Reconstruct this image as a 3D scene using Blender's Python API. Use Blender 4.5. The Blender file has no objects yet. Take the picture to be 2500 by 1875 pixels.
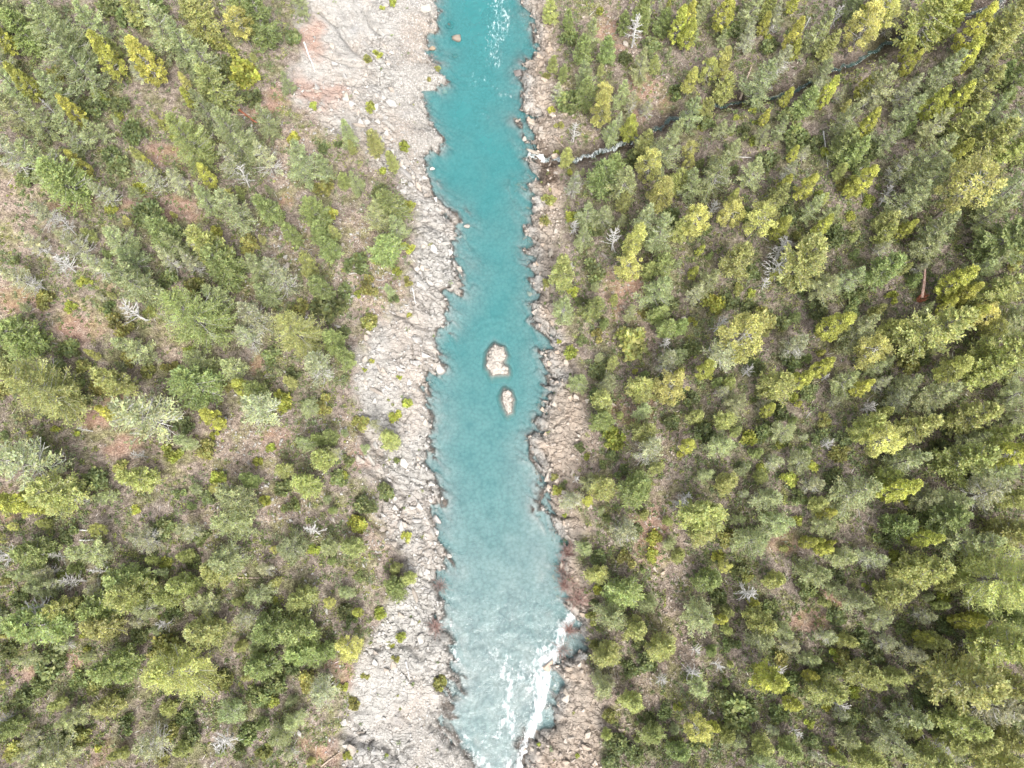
import bpy, math, random
import numpy as np
from mathutils import Vector

# ------------------------------------------------------------------ camera, sky, sun, exposure
R = math.radians
scene = bpy.context.scene
COL = scene.collection
H = 120.0; F = 1925.0; TILT = R(13.4)

cam_d = bpy.data.cameras.new('camera'); cam = bpy.data.objects.new('camera', cam_d); COL.objects.link(cam)
cam.location = (0, 0, H); cam.rotation_euler = (TILT, 0, 0)
cam_d.sensor_width = 36; cam_d.lens = 36 * F / 2500.0
cam_d.clip_start = 1; cam_d.clip_end = 3000
scene.camera = cam

SUN_EL, SUN_AZ = R(58), R(163)          # azimuth clockwise from +y (upstream)
world = bpy.data.worlds.new('World'); scene.world = world; world.use_nodes = True
wn = world.node_tree.nodes; wl = world.node_tree.links; wn.clear()
sky = wn.new('ShaderNodeTexSky'); sky.sky_type = 'NISHITA'; sky.sun_disc = False
sky.sun_elevation = SUN_EL; sky.sun_rotation = SUN_AZ; sky.dust_density = 4.0; sky.air_density = 1.0; sky.ozone_density = 1.0
hs = wn.new('ShaderNodeHueSaturation'); hs.inputs['Saturation'].default_value = 0.25
bg = wn.new('ShaderNodeBackground'); bg.inputs['Strength'].default_value = 0.15
wo = wn.new('ShaderNodeOutputWorld')
wl.new(sky.outputs[0], hs.inputs['Color']); wl.new(hs.outputs[0], bg.inputs['Color']); wl.new(bg.outputs[0], wo.inputs['Surface'])

sun_d = bpy.data.lights.new('sun', 'SUN'); sun_d.energy = 1.75; sun_d.angle = R(20); sun_d.color = (1.0, 0.95, 0.87)
sun = bpy.data.objects.new('sun', sun_d); COL.objects.link(sun)
sd = Vector((math.sin(SUN_AZ) * math.cos(SUN_EL), math.cos(SUN_AZ) * math.cos(SUN_EL), math.sin(SUN_EL)))
sun.rotation_euler = sd.to_track_quat('Z', 'Y').to_euler(); sun.location = (0, 0, 300)

vs = scene.view_settings
vs.view_transform = 'Standard'; vs.look = 'None'; vs.exposure = 1.36; vs.gamma = 1.0; vs.use_curve_mapping = False
scene.cycles.max_bounces = 6; scene.cycles.diffuse_bounces = 3; scene.cycles.transparent_max_bounces = 6
scene.cycles.use_denoising = True
scene.cycles.sample_clamp_indirect = 6

# ------------------------------------------------------------------ numeric helpers
rng = np.random.default_rng(7); random.seed(7)

def hash2(ix, iy, seed):
    h = (ix.astype(np.int64) * 374761393 + iy.astype(np.int64) * 668265263 + seed * 1442695041) & 0xFFFFFFFF
    h = ((h ^ (h >> 13)) * 1274126177) & 0xFFFFFFFF
    h = ((h ^ (h >> 16)) * 2246822519) & 0xFFFFFFFF
    return ((h ^ (h >> 15)) & 0xFFFFFF) / float(0xFFFFFF)

def vnoise(x, y, s=1.0, seed=0):
    x = np.asarray(x, float) / s; y = np.asarray(y, float) / s
    ix = np.floor(x); iy = np.floor(y); fx = x - ix; fy = y - iy
    fx = fx * fx * (3 - 2 * fx); fy = fy * fy * (3 - 2 * fy)
    a = hash2(ix, iy, seed); b = hash2(ix + 1, iy, seed); c = hash2(ix, iy + 1, seed); d = hash2(ix + 1, iy + 1, seed)
    return (a * (1 - fx) + b * fx) * (1 - fy) + (c * (1 - fx) + d * fx) * fy

def fbm(x, y, s, seed=0, o=3):
    v = 0; a = 0.5; t = 0
    for k in range(o):
        v = v + a * vnoise(x, y, s, seed + 17 * k); t += a; a *= .5; s *= .5
    return v / t

def voronoi(x, y, seed):
    ix = np.floor(x); iy = np.floor(y)
    f1 = np.full(x.shape, 9.0); f2 = np.full(x.shape, 9.0)
    r = np.zeros(x.shape); gx = np.zeros(x.shape); gy = np.zeros(x.shape)
    for dx in (-1, 0, 1):
        for dy in (-1, 0, 1):
            cx = ix + dx; cy = iy + dy
            px = cx + .08 + .84 * hash2(cx, cy, seed); py = cy + .08 + .84 * hash2(cx, cy, seed + 5)
            d = np.hypot(x - px, y - py)
            near = d < f1
            f2 = np.where(near, f1, np.minimum(f2, d))
            r = np.where(near, hash2(cx, cy, seed + 9), r)
            gx = np.where(near, x - px, gx); gy = np.where(near, y - py, gy)
            f1 = np.where(near, d, f1)
    return f1, f2, r, gx, gy

def sstep(a, b, x):
    t = np.clip((x - a) / (b - a), 0, 1); return t * t * (3 - 2 * t)

CT, ST = math.cos(TILT), math.sin(TILT)
def at_height(sx, sy, z):
    """point of the view line through a photograph pixel (2500 x 1875) at height z"""
    u = (np.asarray(sx, float) - 1250) / F; v = (937.5 - np.asarray(sy, float)) / F
    dy = v * CT + ST; dz = v * ST - CT
    t = (z - H) / dz
    return u * t, dy * t, t
def project(x, y, z):
    dy = y; dz = z - H
    depth = dy * ST - dz * CT
    up = dy * CT + dz * ST
    return 1250 + F * x / depth, 937.5 - F * up / depth

# ------------------------------------------------------------------ river outline (photograph pixels -> water level)
LB = [(1067,-260),(1075,-120),(1067,0),(1063,23),(1054,72),(1040,90),(1038,124),(1046,148),(1069,153),(1080,196),(1059,219),(1040,228),(1033,245),
 (1033,294),(1044,309),(1074,341),(1063,366),(1044,381),(1042,434),(1052,479),(1086,509),(1091,524),(1120,532),(1142,554),(1114,562),
 (1112,603),(1106,625),(1120,651),(1136,659),(1127,689),(1112,712),(1093,719),(1099,742),(1089,776),(1089,798),(1063,840),(1070,889),
 (1055,919),(1033,945),(1042,972),(1044,1002),(1055,1032),(1044,1074),(1044,1126),(1059,1168),(1063,1221),(1059,1250),(1072,1303),
 (1074,1337),(1086,1378),(1074,1412),(1067,1454),(1080,1499),(1062,1540),(1093,1552),(1104,1604),(1093,1627),(1093,1676),(1067,1717),
 (1082,1763),(1112,1815),(1135,1853),(1146,1875),(1170,1990),(1160,2150)]
RB = [(1290,-260),(1280,-120),(1285,0),(1285,30),(1316,75),(1314,139),(1293,151),(1284,181),(1289,211),(1284,234),(1287,268),(1312,285),(1272,294),
 (1295,315),(1285,332),(1297,369),(1293,388),(1300,415),(1312,434),(1274,449),(1293,479),(1316,505),(1285,524),(1291,566),(1304,596),
 (1295,607),(1304,625),(1308,629),(1300,648),(1312,685),(1300,734),(1304,776),(1323,795),(1357,830),(1334,866),(1349,904),(1372,927),
 (1327,968),(1334,994),(1312,1032),(1323,1055),(1293,1074),(1300,1104),(1319,1126),(1331,1168),(1331,1250),(1361,1291),(1368,1325),
 (1365,1374),(1372,1431),(1376,1476),(1421,1506),(1421,1582),(1391,1608),(1349,1635),(1372,1672),(1357,1725),(1327,1778),(1300,1827),
 (1293,1875),(1270,1990),(1290,2150)]
def to_plane(pts):
    a = np.array(pts, float); x, y, _ = at_height(a[:, 0], a[:, 1], 0.0)
    o = np.argsort(y); return np.stack([x[o], y[o]], 1)
LBW, RBW = to_plane(LB), to_plane(RB)

def seg_dist(x, y, poly):
    best = np.full(x.shape, 1e9)
    for (ax, ay), (bx, by) in zip(poly[:-1], poly[1:]):
        vx, vy = bx - ax, by - ay
        t = np.clip(((x - ax) * vx + (y - ay) * vy) / (vx * vx + vy * vy + 1e-9), 0, 1)
        best = np.minimum(best, (x - ax - t * vx) ** 2 + (y - ay - t * vy) ** 2)
    return np.sqrt(best)

def bank_dist_exact(x, y):
    """signed distance to the water's edge (positive on land) and the side (-1 left, 1 right)"""
    x = np.asarray(x, float); y = np.asarray(y, float)
    xl = np.interp(y, LBW[:, 1], LBW[:, 0]); xr = np.interp(y, RBW[:, 1], RBW[:, 0])
    yl = y < LBW[0, 1]; yh = y > LBW[-1, 1]
    dl = seg_dist(x, y, LBW); dr = seg_dist(x, y, RBW)
    out = yl | yh
    dl = np.where(out, np.abs(x - xl), dl); dr = np.where(out, np.abs(x - xr), dr)
    left = x < xl; right = x > xr
    d = np.where(left, dl, np.where(right, dr, -np.minimum(dl, dr)))
    side = np.where(x < 0.5 * (xl + xr), -1.0, 1.0)
    return d, side

FX, FY = np.arange(-140, 140.01, .28), np.arange(-62, 152.01, .28)
_gx, _gy = np.meshgrid(FX, FY)
FD = bank_dist_exact(_gx.ravel(), _gy.ravel())[0].reshape(_gx.shape)
def bank_dist(x, y):
    x = np.asarray(x, float); y = np.asarray(y, float)
    xl = np.interp(y, LBW[:, 1], LBW[:, 0]); xr = np.interp(y, RBW[:, 1], RBW[:, 0])
    u = np.clip((x - FX[0]) / .28, 0, len(FX) - 1.001); v = np.clip((y - FY[0]) / .28, 0, len(FY) - 1.001)
    i = u.astype(int); j = v.astype(int); u = u - i; v = v - j
    d = (FD[j, i] * (1 - u) + FD[j, i + 1] * u) * (1 - v) + (FD[j + 1, i] * (1 - u) + FD[j + 1, i + 1] * u) * v
    d = d + np.maximum(np.abs(x) - 139.9, 0)
    return d, np.where(x < 0.5 * (xl + xr), -1.0, 1.0)

CREEK_PX = [(1290,378),(1330,377),(1370,376),(1405,380),(1440,372),(1470,360),(1500,350),(1530,343),(1585,318),(1640,285),(1700,262),(1760,245),
            (1824,237),(1880,226),(1930,215),(1979,196),(2051,151),(2100,140),(2137,117),(2190,85),(2300,40),(2480,-20)]

def profile(d, side):
    lf = 1.0 * (1 - np.exp(-np.maximum(d, 0) / .9)) + .20 * d + .22 * np.logaddexp(0, (d - 14) / 4) * 4
    rt = 1.1 * (1 - np.exp(-np.maximum(d, 0) / .9)) + .26 * d + .27 * np.logaddexp(0, (d - 8) / 4) * 4
    z = np.where(side < 0, lf, rt)
    return 62 * np.tanh(z / 62)

def smooth_height(x, y):
    d, side = bank_dist(x, y)
    far = sstep(3, 14, d)
    und = (fbm(x, y, 26, 3) - .5) * 5.0 + (fbm(x, y, 9, 8, 2) - .5) * 1.8
    return np.where(d > 0, profile(d, side) + far * und, -0.3), d, side

def cast(sx, sy, up=0.0, n=14):
    """where the view line of a pixel meets the ground raised by `up`"""
    z = np.full(np.shape(np.atleast_1d(sx)), 5.0)
    sx = np.atleast_1d(np.asarray(sx, float)); sy = np.atleast_1d(np.asarray(sy, float)); up = np.atleast_1d(np.asarray(up, float))
    for _ in range(n):
        x, y, t = at_height(sx, sy, z + up)
        z = .35 * z + .65 * smooth_height(x, y)[0]
    return x, y, z, t

ca = np.array(CREEK_PX, float)
cx_, cy_, cz_, _ = cast(ca[:, 0], ca[:, 1])
CREEK = np.stack([cx_, cy_], 1)

GULLIES = [[(736,0),(781,27),(827,63),(837,85),(874,127)],[(785,127),(827,145),(854,154),(890,157)],[(845,199),(870,206),(915,197)],[(890,20),(905,60),(930,80)],[(800,300),(850,320),(905,350)],
 [(905,1590),(950,1575),(1010,1572)],[(985,1365),(960,1395),(985,1425)],[(1003,1580),(1015,1600),(1030,1610)],[(870,1040),(900,1080),(930,1110)],[(893,1135),(935,1175),(985,1210)],[(870,1250),(930,1290),(975,1330)],
 [(833,1790),(880,1815),(925,1810),(960,1850)],[(990,560),(1040,540),(1075,560)],[(1003,640),(1040,680),(1085,705)],[(960,760),(1020,790),(1060,800)]]
GULLIES = [np.stack(cast(np.array(g, float)[:, 0], np.array(g, float)[:, 1])[:2], 1) for g in GULLIES]
LOUT = np.array([(730,-300),(735,0),(739,90),(700,170),(715,240),(790,300),(860,360),(905,395),(1000,450),(1003,528),(1003,603),(1003,663),(985,719),(927,776),(871,851),
 (866,927),(885,1002),(882,1134),(925,1228),(950,1325),(985,1401),(946,1495),(900,1590),(859,1612),(856,1702),(833,1815),(830,1875),(820,2200)], float)
ROUT = np.array([(1342,-300),(1342,0),(1361,113),(1338,170),(1345,260),(1372,339),(1385,375),(1368,415),(1368,490),(1372,565),(1346,663),(1349,738),(1391,813),(1410,870),
 (1436,945),(1436,1059),(1398,1134),(1391,1228),(1436,1288),(1410,1344),(1420,1420),(1440,1500),(1430,1580),(1455,1684),(1493,1740),(1474,1815),(1470,1875),(1470,2200)], float)
# red soil (x, y, rx, ry) and open, bare ground, as found in the photograph
RED = [(765,235,62,55),(770,95,40,35),(1490,85,34,40),(1575,235,55,45),(1530,708,50,35),(1538,990,40,30),(26,720,60,45),(190,790,70,40),(256,693,30,30),
 (626,885,22,22),(309,1092,60,30),(690,1077,45,30),(188,1590,35,60),(68,1645,25,40),(264,1808,40,35),(784,1827,50,45),(826,1638,30,40),(1986,1514,55,40),
 (1911,1333,45,30),(700,480,25,25),(420,380,60,25),(430,510,80,20),(180,500,70,25),(15,1240,40,30),(1600,1300,40,60),(2020,1470,40,30),(240,1000,50,25),
 (870,1130,30,30),(1180,250,1,1),(310,500,40,30),(655,270,50,40)]
BARE = [(49,510,100,110),(565,1096,110,80),(440,830,60,50),(190,790,90,50),(720,380,70,80),(900,640,70,110),(930,720,50,60),(1440,330,30,30),
 (1500,80,80,80),(1560,230,70,50),(1630,1080,45,60),(1620,1250,45,90),(1640,1400,50,110),(1640,1560,50,110),(1560,1700,60,90),(1530,710,70,50),(1540,800,50,60),(1540,980,50,50),
 (400,1130,120,50),(120,1170,120,40),(860,1060,60,60),(900,1300,60,90),(1980,1510,50,40),(20,720,60,60),(740,600,70,50),(1420,1180,40,60),(280,1080,70,50),(1400,250,40,70),
 (620,700,60,40),(500,1290,60,40),(1430,1130,60,80),(700,1230,80,50)]
def blobs(px, py, lst, seed, soft=.55):
    w = np.zeros(px.shape)
    nx = (fbm(px, py, 60, seed, 4) - .5) * 95; ny = (fbm(px, py, 60, seed + 3, 4) - .5) * 95
    for (x, y, rx, ry) in lst:
        q = ((px + nx - x) / rx) ** 2 + ((py + ny - y) / ry) ** 2
        w = np.maximum(w, 1 - sstep(1 - soft, 1 + soft, q))
    return w

def rock_mask(x, y, z, d, side):
    px, py = project(x, y, z)
    n = (fbm(x, y, 3.2, 41) - .5) * 90
    lo = np.interp(py, LOUT[:, 1], LOUT[:, 0]); ro = np.interp(py, ROUT[:, 1], ROUT[:, 0])
    m = np.where(side < 0, sstep(-24, 24, px - lo + n), sstep(-18, 18, ro - px + n * .6))
    return np.where(d < 0.6, 1.0, m), px, py

def river_depth(d, y):
    mx = np.interp(y, [-45, -28, -14, 0, 12, 25, 45, 100], [.3, .34, .42, .75, 1.15, 1.7, 2.7, 3.8])
    return mx * (1 - np.exp(-np.maximum(-d, 0) / (1.2 + .75 * mx)))

def full_height(x, y):
    """the ground: fractured bank rock, river bed, forest floor, creek gully; also the colour masks"""
    z, d, side = smooth_height(x, y)
    a = R(-42); u = x * math.cos(a) + y * math.sin(a); v = -x * math.sin(a) + y * math.cos(a)
    wob = (fbm(x, y, 5, 61) - .5) * 2.2
    f1, f2, r1, gx, gy = voronoi((u + wob) / 4.3, (v + wob) / 1.75, 11)
    g1, g2, r2, hx, hy = voronoi((u - wob + (fbm(x, y, 1.7, 63) - .5) * 2.0) / 2.1, (v + (fbm(x, y, 2.3, 65) - .5) * 1.6) / .6, 29)
    dj = d + ((fbm(x, y, 1.6, 21) - .5) * .9 + (r1 - .5) * 1.5 + (r2 - .5) * .9) * sstep(4.5, 0.5, np.abs(d))
    zl, zr = profile(np.maximum(dj, 0), -np.ones_like(d)), profile(np.maximum(dj, 0), np.ones_like(d))
    far = sstep(3, 14, d)
    und = (fbm(x, y, 26, 3) - .5) * 5.0 + (fbm(x, y, 9, 8, 2) - .5) * 1.8
    z = np.where(side < 0, zl, zr) + far * und
    rock, px, py = rock_mask(x, y, z, d, side)
    # fractured slabs: two sets of blocks along the strata
    smooth_dome = sstep(300, 160, py) * sstep(930, 860, px) * (side < 0) + sstep(1600, 1640, py) * sstep(1780, 1740, py) * sstep(985, 940, px) * (side < 0)
    fine = sstep(.35, .65, fbm(x, y, 7, 77)) * .8 + .2
    smooth_dome = np.clip(smooth_dome + .8 * sstep(.54, .66, fbm(x, y, 9, 83)) * (side < 0), 0, 1)
    amp = rock * (1 - .58 * smooth_dome) * sstep(-2.5, .4, d + .6)
    gravel = sstep(935, 985, px) * sstep(430, 330, py) * (side < 0) + sstep(1690, 1730, py) * sstep(985, 1020, px) * (side < 0)
    amp = amp * (1 - .8 * np.clip(gravel, 0, 1))
    big = (r1 - .5) * .75 + gx * .42 * (r1 - .3) - .42 * gy * (r1 - .2) - .6 * sstep(.09, .02, f2 - f1)
    sml = (r2 - .5) * .3 + hx * .2 * (r2 - .5) - .34 * sstep(.16, .04, g2 - g1)
    z = z + amp * (big * (1.05 - .45 * fine) + sml * fine * .8)
    z = z + (1 - rock) * ((fbm(x, y, 1.3, 5) - .5) * .5 + (vnoise(x, y, .45, 6) - .5) * .16) * sstep(0, 2, d)
    for g in GULLIES:
        near = (x > g[:, 0].min() - 3) & (x < g[:, 0].max() + 3) & (y > g[:, 1].min() - 3) & (y < g[:, 1].max() + 3)
        if near.any():
            gd_ = seg_dist(x[near], y[near], g) + (fbm(x[near], y[near], .9, 99) - .5) * .5
            z[near] -= .95 * np.exp(-(np.maximum(gd_, 0) / .42) ** 2)
    # bed
    bed = -river_depth(dj, y) + ((r2 - .5) * .5 + (r1 - .5) * .6) * sstep(-4.5, -.3, dj) + (fbm(x, y * .6, 5, 91) - .5) * np.interp(y, [-10, 25, 60], [.5, .9, 2.2]) * sstep(0, -3, dj) - .08
    z = np.where(dj < 0, np.minimum(bed, .05 * (r2 > .8)), np.maximum(z, -.2 + .5 * np.minimum(dj, 1)))
    # creek gully
    cd = seg_dist(x, y, CREEK)
    land = sstep(0, 2.5, d)
    z = z - land * 1.5 * np.exp(-(cd / 1.5) ** 2) + land * .35 * (r2 - .5) * np.exp(-(cd / 2.2) ** 2) * 2
    red = np.maximum(.6 * blobs(px, py, RED[:2], 51, .9), .5 * blobs(px, py, RED, 51, .95)) * sstep(.5, 3, d) * sstep(.25, .6, fbm(x, y, 2.2, 53) * .7 + .3 * fbm(x, y, .7, 54))
    creek = np.exp(-(cd / (1.2 + 1.3 * vnoise(x, y, 2.5, 35))) ** 2) * sstep(-.5, .5, d)
    creek = np.maximum(creek, blobs(px, py, [(1325, 395, 30, 30), (1335, 415, 25, 22)], 33, .4) * sstep(0, .6, d))
    wet = np.clip(np.maximum(sstep(.30, .05, z) * sstep(-.28, -.1, z), creek), 0, 1)
    bare = blobs(px, py, BARE, 57)
    return z, d, side, rock, red, wet, bare, gravel, np.clip(smooth_dome * .62 + np.clip(gravel, 0, 1) * .8, 0, 1)

# ------------------------------------------------------------------ node materials
def mat(name):
    m = bpy.data.materials.new(name); m.use_nodes = True
    nt = m.node_tree; nt.nodes.clear()
    return m, nt.nodes, nt.links
def N(ns, t, **kw):
    n = ns.new(t)
    for k, v in kw.items():
        if k in n.inputs: n.inputs[k].default_value = v
        else: setattr(n, k, v)
    return n
def ramp(ns, stops):
    r = ns.new('ShaderNodeValToRGB'); e = r.color_ramp.elements
    while len(e) < len(stops): e.new(.5)
    for el, (p, c) in zip(e, stops): el.position = p; el.color = (*c, 1)
    return r
def mixc(ns, ls, fac, a, b, mode='MIX'):
    m = ns.new('ShaderNodeMix'); m.data_type = 'RGBA'; m.blend_type = mode
    for sock, val in ((m.inputs[0], fac), (m.inputs[6], a), (m.inputs[7], b)):
        if hasattr(val, 'is_output'): ls.new(val, sock)
        elif isinstance(val, (int, float)): sock.default_value = val
        else: sock.default_value = (*val, 1)
    return m.outputs[2]

def ground_material():
    m, ns, ls = mat('ground_rock_and_soil')
    at = N(ns, 'ShaderNodeAttribute', attribute_name='masks'); sp = ns.new('ShaderNodeSeparateColor'); ls.new(at.outputs['Color'], sp.inputs[0])
    at2 = N(ns, 'ShaderNodeAttribute', attribute_name='masks2'); sp2 = ns.new('ShaderNodeSeparateColor'); ls.new(at2.outputs['Color'], sp2.inputs[0])
    co = ns.new('ShaderNodeTexCoord')
    def noise(s, d=4, r=.6):
        n = N(ns, 'ShaderNodeTexNoise', Scale=s, Detail=d, Roughness=r); ls.new(co.outputs['Object'], n.inputs['Vector']); return n.outputs['Fac']
    n1, n2, n3, n4 = noise(.35), noise(1.6), noise(6.0, 3), noise(.09, 3)
    rk = ramp(ns, [(.28, (.27, .264, .252)), (.42, (.352, .342, .325)), (.55, (.398, .385, .365)), (.72, (.33, .33, .327))]); ls.new(n1, rk.inputs[0])
    rk2 = ramp(ns, [(.3, (.66, .64, .62)), (.48, (1, 1, 1)), (.7, (1.1, 1.09, 1.08))]); ls.new(n2, rk2.inputs[0])
    rock = mixc(ns, ls, .75, rk.outputs[0], rk2.outputs[0], 'MULTIPLY')
    pink = ramp(ns, [(.45, (0, 0, 0)), (.62, (1, 1, 1))]); ls.new(n4, pink.inputs[0])
    rock = mixc(ns, ls, pink.outputs[0], rock, mixc(ns, ls, .7, rock, (1.0, .90, .83), 'MULTIPLY'))
    # right bank rock is warmer
    rock = mixc(ns, ls, sp2.outputs[1], rock, mixc(ns, ls, .85, rock, (1.0, .87, .76), 'MULTIPLY'))
    vor = N(ns, 'ShaderNodeTexVoronoi', Scale=3.2); ls.new(co.outputs['Object'], vor.inputs['Vector'])
    peb = ramp(ns, [(0, (1.2, 1.18, 1.15)), (.3, (1.0, .98, .96)), (.6, (.68, .66, .64))]); ls.new(vor.outputs['Distance'], peb.inputs[0])
    rock = mixc(ns, ls, mixc(ns, ls, sp2.outputs[2], (.35,) * 3, (.9,) * 3), rock, mixc(ns, ls, 1.0, rock, peb.outputs[0], 'MULTIPLY'))
    mp = ns.new('ShaderNodeMapping'); mp.inputs['Rotation'].default_value = (0, 0, R(42)); mp.inputs['Scale'].default_value = (.34, 1.25, .7); ls.new(co.outputs['Object'], mp.inputs[0])
    wv = N(ns, 'ShaderNodeTexNoise', Scale=.5, Detail=3); ls.new(co.outputs['Object'], wv.inputs['Vector'])
    va = ns.new('ShaderNodeVectorMath'); va.operation = 'MULTIPLY_ADD'; ls.new(wv.outputs['Color'], va.inputs[0]); va.inputs[1].default_value = (2.2, 2.2, 2.2); ls.new(mp.outputs[0], va.inputs[2])
    ck = N(ns, 'ShaderNodeTexVoronoi', Scale=.85); ck.feature = 'DISTANCE_TO_EDGE'; ls.new(va.outputs[0], ck.inputs['Vector'])
    ckr = N(ns, 'ShaderNodeMapRange'); ckr.inputs[2].default_value = .05; ls.new(ck.outputs['Distance'], ckr.inputs[0])
    ckc = ramp(ns, [(0, (.64, .62, .60)), (.8, (1, 1, 1))]); ls.new(ckr.outputs[0], ckc.inputs[0])
    sz = ns.new('ShaderNodeSeparateXYZ'); ls.new(co.outputs['Object'], sz.inputs[0])
    dry = N(ns, 'ShaderNodeMapRange'); dry.inputs[1].default_value = -.3; dry.inputs[2].default_value = .0; ls.new(sz.outputs[2], dry.inputs[0])
    brk = ramp(ns, [(.42, (0, 0, 0)), (.56, (1, 1, 1))]); ls.new(n1, brk.inputs[0])
    bks = ns.new('ShaderNodeMath'); bks.operation = 'MULTIPLY'; ls.new(brk.outputs[0], bks.inputs[0]); ls.new(at.outputs['Alpha'], bks.inputs[1])
    rock = mixc(ns, ls, bks.outputs[0], rock, mixc(ns, ls, 1.0, rock, ckc.outputs[0], 'MULTIPLY'))
    vb = N(ns, 'ShaderNodeTexVoronoi', Scale=1.9); ls.new(co.outputs['Object'], vb.inputs['Vector'])
    cobr = ramp(ns, [(0, (1.15, 1.15, 1.12)), (.45, (.95, .95, .95)), (.8, (.62, .62, .62))]); ls.new(vb.outputs['Distance'], cobr.inputs[0])
    bdr = ramp(ns, [(.34, (.29, .30, .305)), (.5, (.37, .375, .37)), (.66, (.42, .42, .41))]); ls.new(n1, bdr.inputs[0])
    cob = mixc(ns, ls, .6, bdr.outputs[0], cobr.outputs[0], 'MULTIPLY')
    rock = mixc(ns, ls, dry.outputs[0], cob, rock)
    so = ramp(ns, [(.25, (.092, .076, .064)), (.42, (.155, .127, .108)), (.55, (.225, .188, .162)), (.72, (.30, .26, .228))]); ls.new(n2, so.inputs[0])
    so2 = ramp(ns, [(.36, (.38, .36, .34)), (.48, (.95, .95, .95)), (.64, (1.6, 1.55, 1.5))]); ls.new(n3, so2.inputs[0])
    soil = mixc(ns, ls, .8, so.outputs[0], so2.outputs[0], 'MULTIPLY')
    moss = ramp(ns, [(.46, (0, 0, 0)), (.62, (.75, .75, .75))]); ls.new(n1, moss.inputs[0])
    soil = mixc(ns, ls, moss.outputs[0], soil, mixc(ns, ls, 1.0, soil, (.70, .86, .45), 'MULTIPLY'))
    soil = mixc(ns, ls, sp2.outputs[0], soil, mixc(ns, ls, 1.0, soil, (1.2, 1.16, 1.12), 'MULTIPLY'))
    redc = ramp(ns, [(.3, (.24, .125, .09)), (.5, (.36, .195, .14)), (.7, (.44, .30, .23))]); ls.new(n3, redc.inputs[0])
    col = mixc(ns, ls, sp.outputs[0], soil, rock)
    col = mixc(ns, ls, sp.outputs[1], col, redc.outputs[0])
    wetc = mixc(ns, ls, 1.0, col, (.34, .31, .29), 'MULTIPLY')
    col = mixc(ns, ls, sp.outputs[2], col, wetc)
    b = N(ns, 'ShaderNodeBsdfPrincipled'); ls.new(col, b.inputs['Base Color'])
    rr = N(ns, 'ShaderNodeMapRange'); rr.inputs[3].default_value = .9; rr.inputs[4].default_value = .35
    ls.new(sp.outputs[2], rr.inputs[0]); ls.new(rr.outputs[0], b.inputs['Roughness']); b.inputs['Specular IOR Level'].default_value = .25
    bump = N(ns, 'ShaderNodeBump', Strength=.8, Distance=.25); ls.new(n3, bump.inputs['Height'])
    bump2 = N(ns, 'ShaderNodeBump', Strength=.6, Distance=.3); ls.new(n2, bump2.inputs['Height']); ls.new(bump.outputs[0], bump2.inputs['Normal'])
    ckm = ns.new('ShaderNodeMath'); ckm.operation = 'MULTIPLY'; ls.new(ckr.outputs[0], ckm.inputs[0]); ckm2 = ns.new('ShaderNodeMath'); ckm2.operation = 'MULTIPLY'; ckm3 = ns.new('ShaderNodeMath'); ckm3.operation = 'MULTIPLY'; ls.new(sp.outputs[0], ckm3.inputs[0]); ls.new(at.outputs['Alpha'], ckm3.inputs[1]); ls.new(ckm3.outputs[0], ckm2.inputs[0]); ls.new(dry.outputs[0], ckm2.inputs[1]); ls.new(ckm2.outputs[0], ckm.inputs[1])
    bump3 = N(ns, 'ShaderNodeBump', Strength=.9, Distance=.22); ls.new(ckm.outputs[0], bump3.inputs['Height']); ls.new(bump2.outputs[0], bump3.inputs['Normal'])
    ls.new(bump3.outputs[0], b.inputs['Normal'])
    o = ns.new('ShaderNodeOutputMaterial'); ls.new(b.outputs[0], o.inputs[0])
    return m

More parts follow.
